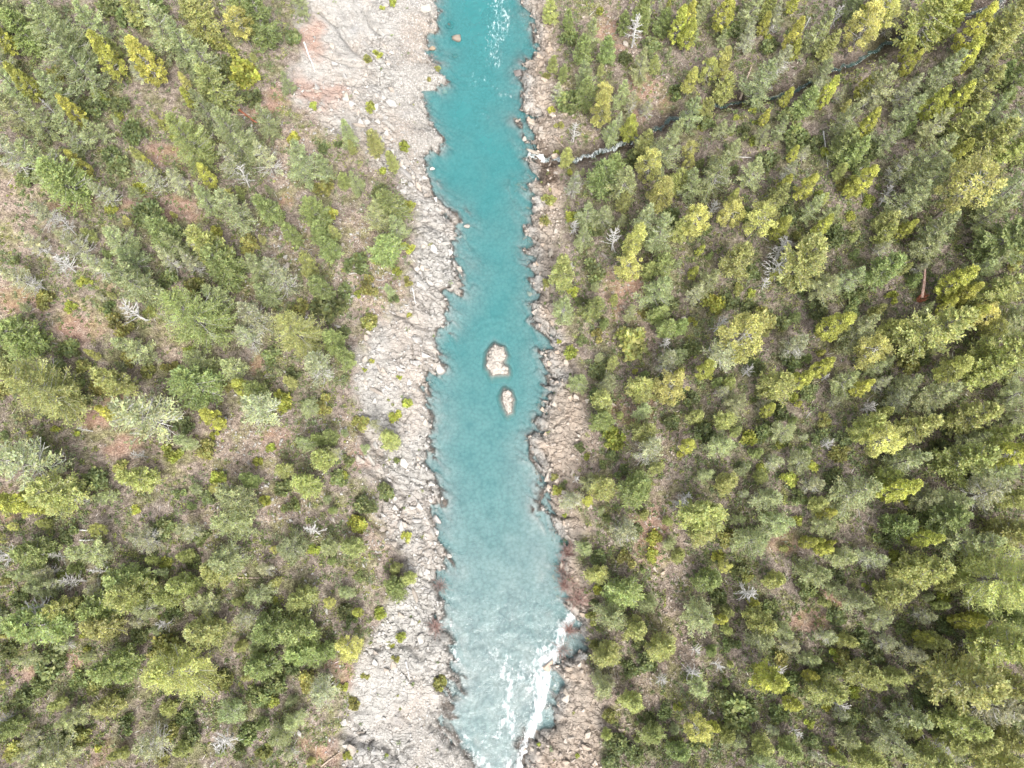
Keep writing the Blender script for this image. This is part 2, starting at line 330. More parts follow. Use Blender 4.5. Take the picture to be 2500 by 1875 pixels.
def stone_material(name='stone', cols=((.26, .249, .237), (.365, .35, .332), (.42, .402, .382))):
    m, ns, ls = mat(name)
    co = ns.new('ShaderNodeTexCoord'); g = ns.new('ShaderNodeNewGeometry'); oi = ns.new('ShaderNodeObjectInfo')
    n = N(ns, 'ShaderNodeTexNoise', Scale=1.1, Detail=5, Roughness=.65); ls.new(g.outputs['Position'], n.inputs['Vector'])
    r = ramp(ns, [(.3, cols[0]), (.5, cols[1]), (.68, cols[2])]); ls.new(n.outputs['Fac'], r.inputs[0])
    isl = N(ns, 'ShaderNodeMapRange'); isl.inputs[3].default_value = .72; isl.inputs[4].default_value = 1.18
    ls.new(g.outputs['Random Per Island'], isl.inputs[0])
    tint = mixc(ns, ls, 1.0, r.outputs[0], oi.outputs['Color'], 'MULTIPLY')
    vm = ns.new('ShaderNodeVectorMath'); vm.operation = 'SCALE'; ls.new(tint, vm.inputs[0]); ls.new(isl.outputs[0], vm.inputs['Scale'])
    # dark wet stain below the splash line
    sx = ns.new('ShaderNodeSeparateXYZ'); ls.new(g.outputs['Position'], sx.inputs[0])
    wl_ = N(ns, 'ShaderNodeMapRange'); wl_.inputs[1].default_value = .03; wl_.inputs[2].default_value = .16; wl_.inputs[3].default_value = .42; wl_.inputs[4].default_value = 1
    ls.new(sx.outputs[2], wl_.inputs[0])
    wu = N(ns, 'ShaderNodeMapRange'); wu.inputs[1].default_value = -.2; wu.inputs[2].default_value = -.04; wu.inputs[3].default_value = .95; wu.inputs[4].default_value = .42; ls.new(sx.outputs[2], wu.inputs[0])
    wmx = ns.new('ShaderNodeMath'); wmx.operation = 'MAXIMUM'; ls.new(wl_.outputs[0], wmx.inputs[0]); ls.new(wu.outputs[0], wmx.inputs[1])
    vm2 = ns.new('ShaderNodeVectorMath'); vm2.operation = 'SCALE'; ls.new(vm.outputs[0], vm2.inputs[0]); ls.new(wmx.outputs[0], vm2.inputs['Scale'])
    b = N(ns, 'ShaderNodeBsdfPrincipled', Roughness=.9); b.inputs['Specular IOR Level'].default_value = .2
    ls.new(vm2.outputs[0], b.inputs['Base Color'])
    n2 = N(ns, 'ShaderNodeTexNoise', Scale=5, Detail=3); ls.new(g.outputs['Position'], n2.inputs['Vector'])
    bp = N(ns, 'ShaderNodeBump', Strength=.6, Distance=.15); ls.new(n2.outputs['Fac'], bp.inputs['Height']); ls.new(bp.outputs[0], b.inputs['Normal'])
    o = ns.new('ShaderNodeOutputMaterial'); ls.new(b.outputs[0], o.inputs[0])
    return m

def leaf_material(name, per_face=False):
    m, ns, ls = mat(name)
    at = N(ns, 'ShaderNodeAttribute', attribute_name='tint')
    if per_face: col = at.outputs['Color']
    else:
        oi = ns.new('ShaderNodeObjectInfo'); col = mixc(ns, ls, 1.0, oi.outputs['Color'], at.outputs['Color'], 'MULTIPLY')
    b = N(ns, 'ShaderNodeBsdfPrincipled', Roughness=.65); b.inputs['Specular IOR Level'].default_value = .25; ls.new(col, b.inputs['Base Color'])
    t = ns.new('ShaderNodeBsdfTranslucent'); ls.new(col, t.inputs['Color'])
    mx = N(ns, 'ShaderNodeAddShader'); ls.new(b.outputs[0], mx.inputs[0]); ls.new(t.outputs[0], mx.inputs[1])
    o = ns.new('ShaderNodeOutputMaterial'); ls.new(mx.outputs[0], o.inputs[0])
    return m

def wood_material(name, a, b_):
    m, ns, ls = mat(name)
    co = ns.new('ShaderNodeTexCoord'); mp = ns.new('ShaderNodeMapping'); mp.inputs['Scale'].default_value = (6, 6, 1.2); ls.new(co.outputs['Object'], mp.inputs[0])
    n = N(ns, 'ShaderNodeTexNoise', Scale=1.0, Detail=4); ls.new(mp.outputs[0], n.inputs['Vector'])
    r = ramp(ns, [(.35, a), (.65, b_)]); ls.new(n.outputs['Fac'], r.inputs[0])
    b = N(ns, 'ShaderNodeBsdfPrincipled', Roughness=.85); ls.new(r.outputs[0], b.inputs['Base Color']); b.inputs['Specular IOR Level'].default_value = .2
    o = ns.new('ShaderNodeOutputMaterial'); ls.new(b.outputs[0], o.inputs[0])
    return m

def water_material(name, scatter, kk, creek=False):
    m, ns, ls = mat(name)
    at = N(ns, 'ShaderNodeAttribute', attribute_name='water'); sp = ns.new('ShaderNodeSeparateColor'); ls.new(at.outputs['Color'], sp.inputs[0])
    co = ns.new('ShaderNodeTexCoord')
    def noise(s, d=3, sc=(1, 1, 1), r=.6):
        mp = ns.new('ShaderNodeMapping'); mp.inputs['Scale'].default_value = sc; ls.new(co.outputs['Object'], mp.inputs[0])
        n = N(ns, 'ShaderNodeTexNoise', Scale=s, Detail=d, Roughness=r); ls.new(mp.outputs[0], n.inputs['Vector']); return n.outputs['Fac']
    # optical depth: R channel is the water depth in metres / 4
    ex = ns.new('ShaderNodeMath'); ex.operation = 'MULTIPLY'; ex.inputs[1].default_value = -4 * kk; ls.new(sp.outputs[0], ex.inputs[0])
    pw = ns.new('ShaderNodeMath'); pw.operation = 'EXPONENT'; ls.new(ex.outputs[0], pw.inputs[0])
    op = ns.new('ShaderNodeMath'); op.operation = 'SUBTRACT'; op.inputs[0].default_value = 1; ls.new(pw.outputs[0], op.inputs[1])
    tr = ns.new('ShaderNodeBsdfTransparent'); ls.new(mixc(ns, ls, op.outputs[0], (.97, .98, .98), (.6, .85, .88)), tr.inputs[0])
    df = ns.new('ShaderNodeBsdfDiffuse'); df.inputs[0].default_value = (*scatter, 1)
    body = ns.new('ShaderNodeMixShader'); ls.new(op.outputs[0], body.inputs[0]); ls.new(tr.outputs[0], body.inputs[1]); ls.new(df.outputs[0], body.inputs[2])
    bh = noise(1.5, 3, (1, .8, 1)); bh2 = noise(4.2, 3)
    b1 = N(ns, 'ShaderNodeBump', Distance=.16); ls.new(bh, b1.inputs['Height'])
    st = N(ns, 'ShaderNodeMapRange'); st.inputs[3].default_value = .16; st.inputs[4].default_value = 1.0; ls.new(sp.outputs[2], st.inputs[0]); ls.new(st.outputs[0], b1.inputs['Strength'])
    b2 = N(ns, 'ShaderNodeBump', Distance=.08); ls.new(bh2, b2.inputs['Height']); ls.new(b1.outputs[0], b2.inputs['Normal']); ls.new(st.outputs[0], b2.inputs['Strength'])
    ls.new(b2.outputs[0], df.inputs['Normal'])
    gl = N(ns, 'ShaderNodeBsdfGlossy', Roughness=.12); ls.new(b2.outputs[0], gl.inputs['Normal']); gl.inputs['Color'].default_value = (1, 1, 1, 1)
    fr = N(ns, 'ShaderNodeFresnel', IOR=1.34); ls.new(b2.outputs[0], fr.inputs['Normal'])
    surf = ns.new('ShaderNodeMixShader'); ls.new(fr.outputs[0], surf.inputs[0]); ls.new(body.outputs[0], surf.inputs[1]); ls.new(gl.outputs[0], surf.inputs[2])
    fo = N(ns, 'ShaderNodeBsdfDiffuse'); fo.inputs[0].default_value = (.82, .85, .86, 1)
    fn = noise(2.0, 6, (1, .5, 1), .78)
    fc = N(ns, 'ShaderNodeMapRange'); fc.inputs[1].default_value = .33; fc.inputs[2].default_value = .67; fc.inputs[4].default_value = .62; ls.new(fn, fc.inputs[0])
    ad = ns.new('ShaderNodeMath'); ad.operation = 'ADD'; ls.new(sp.outputs[1], ad.inputs[0]); ls.new(fc.outputs[0], ad.inputs[1])
    fm = N(ns, 'ShaderNodeMapRange'); fm.inputs[1].default_value = .60; fm.inputs[2].default_value = 1.15; fm.inputs[4].default_value = .9; ls.new(ad.outputs[0], fm.inputs[0])
    al = ns.new('ShaderNodeMixShader'); ls.new(fm.outputs[0], al.inputs[0]); ls.new(surf.outputs[0], al.inputs[1]); ls.new(fo.outputs[0], al.inputs[2])
    o = ns.new('ShaderNodeOutputMaterial'); ls.new(al.outputs[0], o.inputs[0])
    return m

M_GROUND = ground_material()
M_STONE = stone_material()
M_LEAF = leaf_material('foliage'); M_BRUSH = leaf_material('brush_foliage', True)
M_BARK = wood_material('bark', (.10, .085, .075), (.26, .235, .215))
M_GREY = wood_material('weathered_wood', (.30, .29, .275), (.50, .485, .47))
M_WHITE = wood_material('bleached_wood', (.40, .39, .38), (.60, .585, .57))
M_TAN = wood_material('dry_log', (.26, .19, .145), (.46, .38, .32))
M_RED = wood_material('red_wood', (.22, .07, .04), (.40, .17, .11))
M_WATER = water_material('river_water', (.030, .178, .186), .42)
M_CREEK = water_material('creek_water', (.03, .10, .10), .8)

# ------------------------------------------------------------------ mesh helpers
def mesh_np(name, verts, loops, starts, totals, mats, smooth=False, mat_idx=None, colors=None):
    me = bpy.data.meshes.new(name)
    me.vertices.add(len(verts)); me.vertices.foreach_set('co', np.ascontiguousarray(verts, np.float32).ravel())
    me.loops.add(len(loops)); me.loops.foreach_set('vertex_index', np.ascontiguousarray(loops, np.int32))
    me.polygons.add(len(starts)); me.polygons.foreach_set('loop_start', np.ascontiguousarray(starts, np.int32))
    if smooth: me.polygons.foreach_set('use_smooth', np.ones(len(starts), bool))
    for m in mats: me.materials.append(m)
    if mat_idx is not None: me.polygons.foreach_set('material_index', np.ascontiguousarray(mat_idx, np.int32))
    for nm, arr in (colors or {}).items():
        c = me.color_attributes.new(nm, 'FLOAT_COLOR', 'POINT'); c.data.foreach_set('color', np.ascontiguousarray(arr, np.float32).ravel())
    me.update(calc_edges=True)
    return me
def quad_mesh(name, v, q, mats, **kw):
    q = np.asarray(q); n = len(q)
    return mesh_np(name, v, q.ravel(), np.arange(n) * q.shape[1], np.full(n, q.shape[1]), mats, **kw)
def grid_quads(nx, ny):
    i = np.arange(nx * ny).reshape(ny, nx)
    return np.stack([i[:-1, :-1], i[:-1, 1:], i[1:, 1:], i[1:, :-1]], -1).reshape(-1, 4)
def link(name, data, parent=None, **props):
    o = bpy.data.objects.new(name, data); COL.objects.link(o)
    if parent is not None: o.parent = parent
    for k, v in props.items(): o[k] = v
    return o

# ------------------------------------------------------------------ ground sheet
def axis(parts):
    out = []
    for a, b, s in parts: out.append(np.arange(a, b, s))
    return np.concatenate(out + [np.array([parts[-1][1]])])
gx_ = axis([(-520, -200, 40), (-200, -100, 5), (-100, -40, .62), (-40, 24, .21), (24, 100, .62), (100, 200, 5), (200, 520, 40)])
gy_ = axis([(-420, -120, 30), (-120, -45, 3), (-45, -31, .6), (-31, 112, .25), (112, 130, .8), (130, 240, 4), (240, 700, 40)])
GX, GY = np.meshgrid(gx_, gy_)
gz, gd, gs, grock, gred, gwet, gbare, ggrav, gsm = full_height(GX.ravel(), GY.ravel())
gm = np.stack([grock, gred, gwet, 1 - gsm], 1)
gm2 = np.stack([gbare, (gs > 0) * sstep(0, 2, gd), np.clip(ggrav, 0, 1), np.ones_like(gz)], 1)
me = quad_mesh('ground', np.stack([GX.ravel(), GY.ravel(), gz], 1), grid_quads(len(gx_), len(gy_)), [M_GROUND], smooth=True, colors={'masks': gm, 'masks2': gm2})
ground = link('ground', me, kind='structure', label='rocky river banks and brown forest floor of the canyon slopes')
def ground_z(x, y):
    x = np.atleast_1d(np.asarray(x, float)); y = np.atleast_1d(np.asarray(y, float))
    return full_height(x, y)[0]

# rock islands in mid-river: outlines and heights
ISLANDS = [([(990,565),(1050,590),(1070,640),(1045,690),(1080,720),(1080,765),(980,775),(935,710),(950,620)], .85, 71, 'larger pale rubble island in the middle of the river'),
 ([(1060,855),(1100,880),(1115,930),(1105,1010),(1075,1030),(1050,970),(1035,900)], .6, 72, 'smaller narrow rock island just below the larger one')]
def island_outline(pix):
    p = np.array(pix, float) * .377 + (833, 625)
    x, y, _ = at_height(p[:, 0], p[:, 1], .15); return np.stack([np.r_[x, x[0]], np.r_[y, y[0]]], 1)
def island_height(X, Y, poly, top, seed):
    d = seg_dist(X, Y, poly)
    ins = np.zeros(X.shape, bool)
    for (ax, ay), (bx, by) in zip(poly[:-1], poly[1:]):
        cr = ((ay > Y) != (by > Y)) & (X < (bx - ax) * (Y - ay) / (by - ay + 1e-12) + ax); ins ^= cr
    d = np.where(ins, d, -d) + (fbm(X, Y, .9, seed) - .5) * .35
    f1, f2, r, hx, hy = voronoi(X / .55, Y / .45, seed)
    rough = .35 * (r - .5) + .15 * hx - .22 * sstep(.14, .02, f2 - f1)
    return np.where(d > 0, top * (1 - np.exp(-d / .5)) + rough, np.maximum(-3.4, 2.2 * d - .2 * d * d + rough * .5 * np.exp(d))), d

# ------------------------------------------------------------------ river
FOAM = [  # polyline in photograph pixels, half width, strength
 ([(1218,-60),(1215,0),(1222,40),(1210,70),(1206,120),(1212,150)], 19, .25), ([(1235,30),(1240,60),(1222,95)], 10, .30),
 ([(1150,185),(1163,205)], 8, .22), ([(1175,190),(1200,195)], 8, .2), ([(1212,215),(1225,232),(1255,235)], 8, .22), ([(1255,175),(1268,190)], 10, .3),
 ([(1180,280),(1195,295)], 7, .2), ([(1110,150),(1140,170)], 6, .1),
 ([(1400,1500),(1375,1530),(1358,1585),(1340,1625),(1325,1690),(1313,1740),(1300,1780),(1285,1820),(1270,1880),(1265,1950)], 12, .46),
 ([(1335,1600),(1322,1640),(1315,1680)], 24, .34), ([(1245,1650),(1243,1690),(1236,1720),(1247,1750),(1250,1790)], 9, .30), ([(1205,1600),(1220,1590)], 10, .16),
 ([(1170,1850),(1185,1870),(1200,1940)], 14, .28), ([(1130,1790),(1150,1830),(1165,1860)], 8, .18), ([(1110,1590),(1118,1620)], 6, .28),
 ([(1240,1860),(1245,1900)], 10, .34), ([(1095,1515),(1104,1530)], 5, .25), ([(1408,1475),(1412,1500)], 8, .5), ([(1376,1520),(1362,1560)], 8, .42),
 ([(1225,1650),(1240,1610)], 8, .25), ([(1265,1660),(1280,1620)], 10, .22), ([(1215,1800),(1228,1760)], 8, .24)]
wx = np.arange(-18, 22.01, .2); wy = axis([(-120, -32, 1.5), (-32, 108, .2), (108, 240, 2)])
WX, WY = np.meshgrid(wx, wy); fx_, fy_ = WX.ravel(), WY.ravel()
wd, wside = bank_dist(fx_, fy_)
wpx, wpy = project(fx_, fy_, np.zeros_like(fx_))
foam = np.zeros_like(fx_); turb = np.zeros_like(fx_)
for pts, hw, s in FOAM:
    dd = seg_dist(wpx, wpy, np.array(pts, float))
    foam = np.maximum(foam, s * np.exp(-(dd / (hw * 1.25)) ** 2)); turb = np.maximum(turb, s * np.exp(-(dd / (hw * 4)) ** 2))
riffle = sstep(1330, 1560, wpy)
chop = np.clip(.5 * sstep(900, 300, wpy) + .3 * sstep(1150, 700, wpy) + .75 * riffle + turb, .06, 1)
foam = foam + .15 * riffle * (wd < -.3) + .05 * sstep(260, 60, wpy)
wz = chop * ((fbm(fx_ * 1.0, fy_ * .9, 1.3, 301, 3) - .5) * .20 + (fbm(fx_, fy_, .5, 305, 2) - .5) * .13) + foam * (fbm(fx_, fy_, .8, 309) - .3) * .5
# rings of ripples upstream of the larger island
ix_, iy_, _ = at_height(1208, 870, 0)
rr_ = np.hypot(fx_ - ix_, (fy_ - iy_) * .8)
wz = wz + .05 * np.sin(rr_ * 6.5) * np.exp(-((rr_ - 4.6) / 1.1) ** 2) * sstep(-1, 2.5, fy_ - iy_)
fade = sstep(.3, -1.2, wd); wz = wz * fade
bedz = full_height(fx_, fy_)[0]
for pix, top, seed, _ in ISLANDS: bedz = np.maximum(bedz, island_height(fx_, fy_, island_outline(pix), top, seed)[0])
depth = np.clip(wz - bedz, 0, 4)
foam = foam * sstep(1.2, -.3, wd)
water_attr = np.stack([depth / 4, np.clip(foam, 0, 1), chop, np.ones_like(depth)], 1)
me = quad_mesh('river', np.stack([fx_, fy_, wz], 1), grid_quads(len(wx), len(wy)), [M_WATER], smooth=True, colors={'water': water_attr})
river = link('river', me, kind='structure', label='turquoise river with white rapids running down the canyon')

# creek: a ribbon of white water in the gully
t_ = np.linspace(0, 1, 420); seg = np.r_[0, np.cumsum(np.hypot(*np.diff(CREEK, axis=0).T))]; seg /= seg[-1]
qx, qy = np.interp(t_, seg, CREEK[:, 0]), np.interp(t_, seg, CREEK[:, 1])
wob = (fbm(t_ * 900, t_ * 0, 9, 401) - .5) * 1.3
tx, ty = np.gradient(qx), np.gradient(qy); tl = np.hypot(tx, ty); nx_, ny_ = -ty / tl, tx / tl
qx, qy = qx + nx_ * wob, qy + ny_ * wob
qz = ground_z(qx, qy); qz = np.convolve(np.pad(qz, 6, 'edge'), np.ones(13) / 13, 'valid'); qz = np.maximum.accumulate(qz)
qz = np.maximum(qz + .16, .06)
wdt = (.30 + .45 * fbm(t_ * 900, t_ * 0 + 5, 7, 402)) * np.interp(t_, [0, .25, .4, 1], [1.1, .9, .6, .6])
k_ = np.linspace(-1, 1, 5)
rv = np.stack([qx[:, None] + nx_[:, None] * wdt[:, None] * k_, qy[:, None] + ny_[:, None] * wdt[:, None] * k_, qz[:, None] + .10 * (1 - k_ ** 2) + np.zeros((420, 1))], -1).reshape(-1, 3)
rv[:, 2] += (vnoise(rv[:, 0], rv[:, 1], .3, 403) - .5) * .12
ra = np.tile(np.array([.12, .56, 1, 1.]), (len(rv), 1)); ra[:, 1] = np.interp(np.repeat(t_, 5), [0, .28, .36, 1], [.48, .40, .06, .06]) + .5 * (vnoise(rv[:, 0], rv[:, 1], 1.6, 404) - .5)
me = quad_mesh('creek', rv, grid_quads(5, 420), [M_CREEK], smooth=True, colors={'water': ra})
link('creek', me, kind='structure', label='narrow white creek tumbling down the right slope into the river')

# ------------------------------------------------------------------ rocks
import bmesh
def rock_mesh(name, seed, flat=.6, n=15, stretch=1.5, mats=None):
    r = np.random.default_rng(seed)
    p = r.normal(size=(n, 3)); p /= np.linalg.norm(p, axis=1)[:, None]; p *= r.uniform(.8, 1.05, (n, 1))
    p[:, 0] *= stretch ** .5; p[:, 1] /= stretch ** .5; p[:, 2] = np.clip(p[:, 2], -.8, .72) * flat
    bm = bmesh.new()
    for q in p: bm.verts.new(q * .5)
    bmesh.ops.convex_hull(bm, input=bm.verts)
    for v in [v for v in bm.verts if not v.link_faces]: bm.verts.remove(v)
    me = bpy.data.meshes.new(name); bm.to_mesh(me); bm.free(); me.materials.append((mats or [M_STONE])[0])
    return me
def mesh_arrays(me):
    v = np.empty(len(me.vertices) * 3, np.float32); me.vertices.foreach_get('co', v)
    t = np.array([p.vertices[:] for p in me.polygons]); return v.reshape(-1, 3), t
STONES = [rock_mesh('stone_shape', 100 + k, flat=f, stretch=s) for k, (f, s) in enumerate([(.45, 1.3), (.6, 1.6), (.8, 1.2), (.5, 2.2), (.4, 1.5), (.7, 1.9), (.35, 2.6), (.9, 1.1)])]

def merged_rocks(name, xs, ys, zs, sizes, parent, flat=1.0, **props):
    vs_, ts_, off = [], [], 0
    arr = [mesh_arrays(m) for m in STONES]
    for x, y, z, s in zip(xs, ys, zs, sizes):
        v, t = arr[int(rng.integers(len(arr)))]
        a, tilt = rng.uniform(0, 6.283), rng.normal(0, .25)
        c, s_ = math.cos(a), math.sin(a); ct, st = math.cos(tilt), math.sin(tilt)
        q = v @ np.array([[1, 0, 0], [0, ct, st], [0, -st, ct]]) @ np.array([[c, s_, 0], [-s_, c, 0], [0, 0, flat]])
        vs_.append(q * s + (x, y, z)); ts_.append(t + off); off += len(v)
    me = quad_mesh(name, np.concatenate(vs_), np.concatenate(ts_), [M_STONE])
    return link(name, me, parent, **props)

# candidate stones over the banks, the bigger the fewer
cnd = 90000
ux, uy = rng.uniform(-42, 26, cnd), rng.uniform(-33, 112, cnd)
uz, ud, us, urock, ured, uwet, ubare, ugrav, usm = full_height(ux, uy)
upx, upy = project(ux, uy, uz)
keep = (ud > -1.2) & (rng.random(cnd) < np.where(urock > .4, .10 + .22 * sstep(.45, .65, fbm(ux, uy, 6, 88)) + .6 * np.clip(ugrav, 0, 1), .07 + .28 * ubare)) & (upx > -60) & (upx < 2560) & (upy > -60) & (upy < 1935)
keep &= ~((usm > .5) & (ugrav < .4) & (rng.random(cnd) < .85))
ux, uy, uz, ud, us, ugrav, upx, upy, urock = (a[keep] for a in (ux, uy, uz, ud, us, ugrav, upx, upy, urock))
usz = .24 + .55 * rng.random(len(ux)) ** 2.5 + .9 * rng.random(len(ux)) ** 13
usz = np.where(urock < .4, usz * .6, usz)
usz = np.where(ugrav > .4, .14 + .35 * rng.random(len(ux)) ** 3, usz)
inview = (upx > 10) & (upx < 2490) & (upy > 10) & (upy < 1865)
order = np.argsort(-np.where(inview, usz, 0))[:290]
sel = np.zeros(len(ux), bool); sel[order] = True
tones = [(1, 1, 1), (1.05, 1.03, 1.0), (.84, .84, .85), (1.0, .91, .83), (.92, .85, .79), (.9, .9, .88)]
for i in order:
    o = link('stone', STONES[int(rng.integers(len(STONES)))], ground)
    s = float(usz[i]) * rng.uniform(1.0, 1.5)
    o.location = (ux[i], uy[i], uz[i] + .12 * s); o.scale = (s, s, s)
    o.rotation_euler = (rng.normal(0, .2), rng.normal(0, .2), R(-42) + rng.normal(0, .5))
    c = tones[int(rng.integers(len(tones)))]; w = (1.0, .93, .86) if us[i] > 0 else (1, 1, 1)
    o.color = (c[0] * w[0], c[1] * w[1], c[2] * w[2], 1)
rest = np.where(~sel)[0]
for sgn, nm, tone in ((-1, 'left', (1, 1, 1, 1)), (1, 'right', (1.0, .9, .82, 1))):
    q = rest[us[rest] == sgn]
    o = merged_rocks('gravel', ux[q], uy[q], uz[q] + .09 * usz[q], usz[q], ground, kind='stuff'); o.color = tone

# the islands themselves
for pix, top, seed, label in ISLANDS:
    poly = island_outline(pix); x, y = poly[:-1, 0], poly[:-1, 1]; c = np.array([x.mean(), y.mean()])
    gx = np.arange(x.min() - 2.6, x.max() + 2.6, .12); gy = np.arange(y.min() - 2.6, y.max() + 2.6, .12)
    X, Y = np.meshgrid(gx, gy); X, Y = X.ravel(), Y.ravel(); z, d = island_height(X, Y, poly, top, seed)
    root = bpy.data.objects.new('rock_island', None); COL.objects.link(root); root.location = (c[0], c[1], 0)
    root['label'] = label; root['category'] = 'rock island'; root['group'] = 'rock islands in mid-river'
    me = quad_mesh('island_rock', np.stack([X - c[0], Y - c[1], z], 1), grid_quads(len(gx), len(gy)), [M_STONE], smooth=True)
    o = link('island_rock', me, root); o.color = (1.0, .95, .9, 1)
    ok = np.where(d > .25)[0]; r_ = np.random.default_rng(seed)
    for i in r_.choice(ok, min(46, len(ok)), replace=False):
        s = link('stone', STONES[int(r_.integers(len(STONES)))], root); k = r_.uniform(.22, .62)
        s.location = (X[i] - c[0], Y[i] - c[1], z[i] + .06); s.scale = (k, k, k * .9); s.rotation_euler = (r_.normal(0, .3), r_.normal(0, .3), r_.uniform(0, 6))
        t = r_.uniform(.75, 1.05); s.color = (t * 1.03, t * .98, t * .93, 1)

BOULDERS = [(1112,92,28,.12,'brown boulder breaking the turquoise water near the top left bank',(.52,.46,.40)),
 (1099,57,22,-.25,'sunken round boulder just above the brown one near the left bank',(.6,.55,.5)),
 (1055,118,16,.15,'small tan boulder at the left water edge beside reddish twigs',(.8,.66,.5)),
 (1110,134,15,-.2,'small sunken boulder below the brown one near the left bank',(.6,.5,.42)),
 (1056,412,13,.12,'small white boulder standing in shallows off the left bank',(1.25,1.22,1.2)),
 (1264,180,20,.05,'dark boulder with white spray beside the upper right bank',(.45,.42,.42)),
 (1041,30,26,.5,'pale blocky boulder at the top left water edge',(1.1,1.06,1.0)),
 (1140,552,14,.2,'pale pointed rock at the tip of the left bedrock point',(1.05,1.0,.95)),
 (1086,221,15,-.3,'pale sunken boulder below the small left headland',(1.0,1.0,.9)),
 (1045,20,1,0,None,None)]
for bx, by, wpx_, z0, lab, tone in BOULDERS:
    if not lab: continue
    x, y, t = at_height(bx, by, max(z0, 0)); s = wpx_ * float(t) / F * 1.1
    o = link('boulder', rock_mesh('boulder_shape', int(bx), flat=.75, n=22, stretch=1.3), label=lab, category='boulder', group='boulders in and beside the river')
    o.location = (x, y, z0 - .12 * s); o.scale = (s, s, s); o.color = (*tone, 1)
    o.location.z = max(o.location.z, float(ground_z(x, y)[0]) + .2 * s) if z0 > 0 else o.location.z

# ------------------------------------------------------------------ plant meshes
UP = np.array([0, 0, 1.0])
def nrm(a): return a / (np.linalg.norm(a, axis=-1, keepdims=True) + 1e-9)

def leaf_quads(c, d, ln, wd, r):
    """diamond leaves: centres c, directions d, lengths and widths"""
    n = nrm(r.normal(size=c.shape) * .75 + UP * 1.1); s = nrm(np.cross(d, n))
    ln = np.asarray(ln)[:, None]; wd = np.asarray(wd)[:, None]
    v = np.stack([c - d * ln * .5, c + s * wd * .5 + d * ln * .08, c + d * ln * .5, c - s * wd * .5 + d * ln * .08], 1)
    return v.reshape(-1, 3)

def leaf_mesh(name, v, tint, m):
    n = len(v) // 4
    col = np.repeat(tint, 4, axis=0)
    return quad_mesh(name, v, np.arange(n * 4).reshape(n, 4), m, colors={'tint': np.c_[col, np.ones(len(col))]})

def tubes(paths, radii, sides=4):
    """tapered tubes: list of (k,3) paths, list of (k,) radii -> verts, quads"""
    V, Q, off = [], [], 0
    for p, rad in zip(paths, radii):
        p = np.asarray(p, float); k = len(p); t = nrm(np.gradient(p, axis=0))
        a = nrm(np.cross(t, np.where(np.abs(t[:, 2:3]) > .9, np.array([[1.0, 0, 0]]), UP[None])))
        b = np.cross(t, a); an = np.arange(sides) * 2 * math.pi / sides
        ring = p[:, None] + np.asarray(rad)[:, None, None] * (np.cos(an)[None, :, None] * a[:, None] + np.sin(an)[None, :, None] * b[:, None])
        V.append(ring.reshape(-1, 3)); i = off + np.arange(k * sides).reshape(k, sides); j = np.roll(i, -1, 1)
        Q.append(np.stack([i[:-1], j[:-1], j[1:], i[1:]], -1).reshape(-1, 4)); off += k * sides
    return np.concatenate(V), np.concatenate(Q)
def tube_mesh(name, paths, radii, m, sides=4):
    v, q = tubes(paths, radii, sides); return quad_mesh(name, v, q, [m], smooth=True)

def trunk_path(h, r, bend=.25, k=9):
    t = np.linspace(0, 1, k); a = r.uniform(0, 6.28)
    return np.stack([np.cos(a) * bend * np.sin(t * 2.2), np.sin(a) * bend * np.sin(t * 2.2), t * h - .4 * (t == 0)], 1)

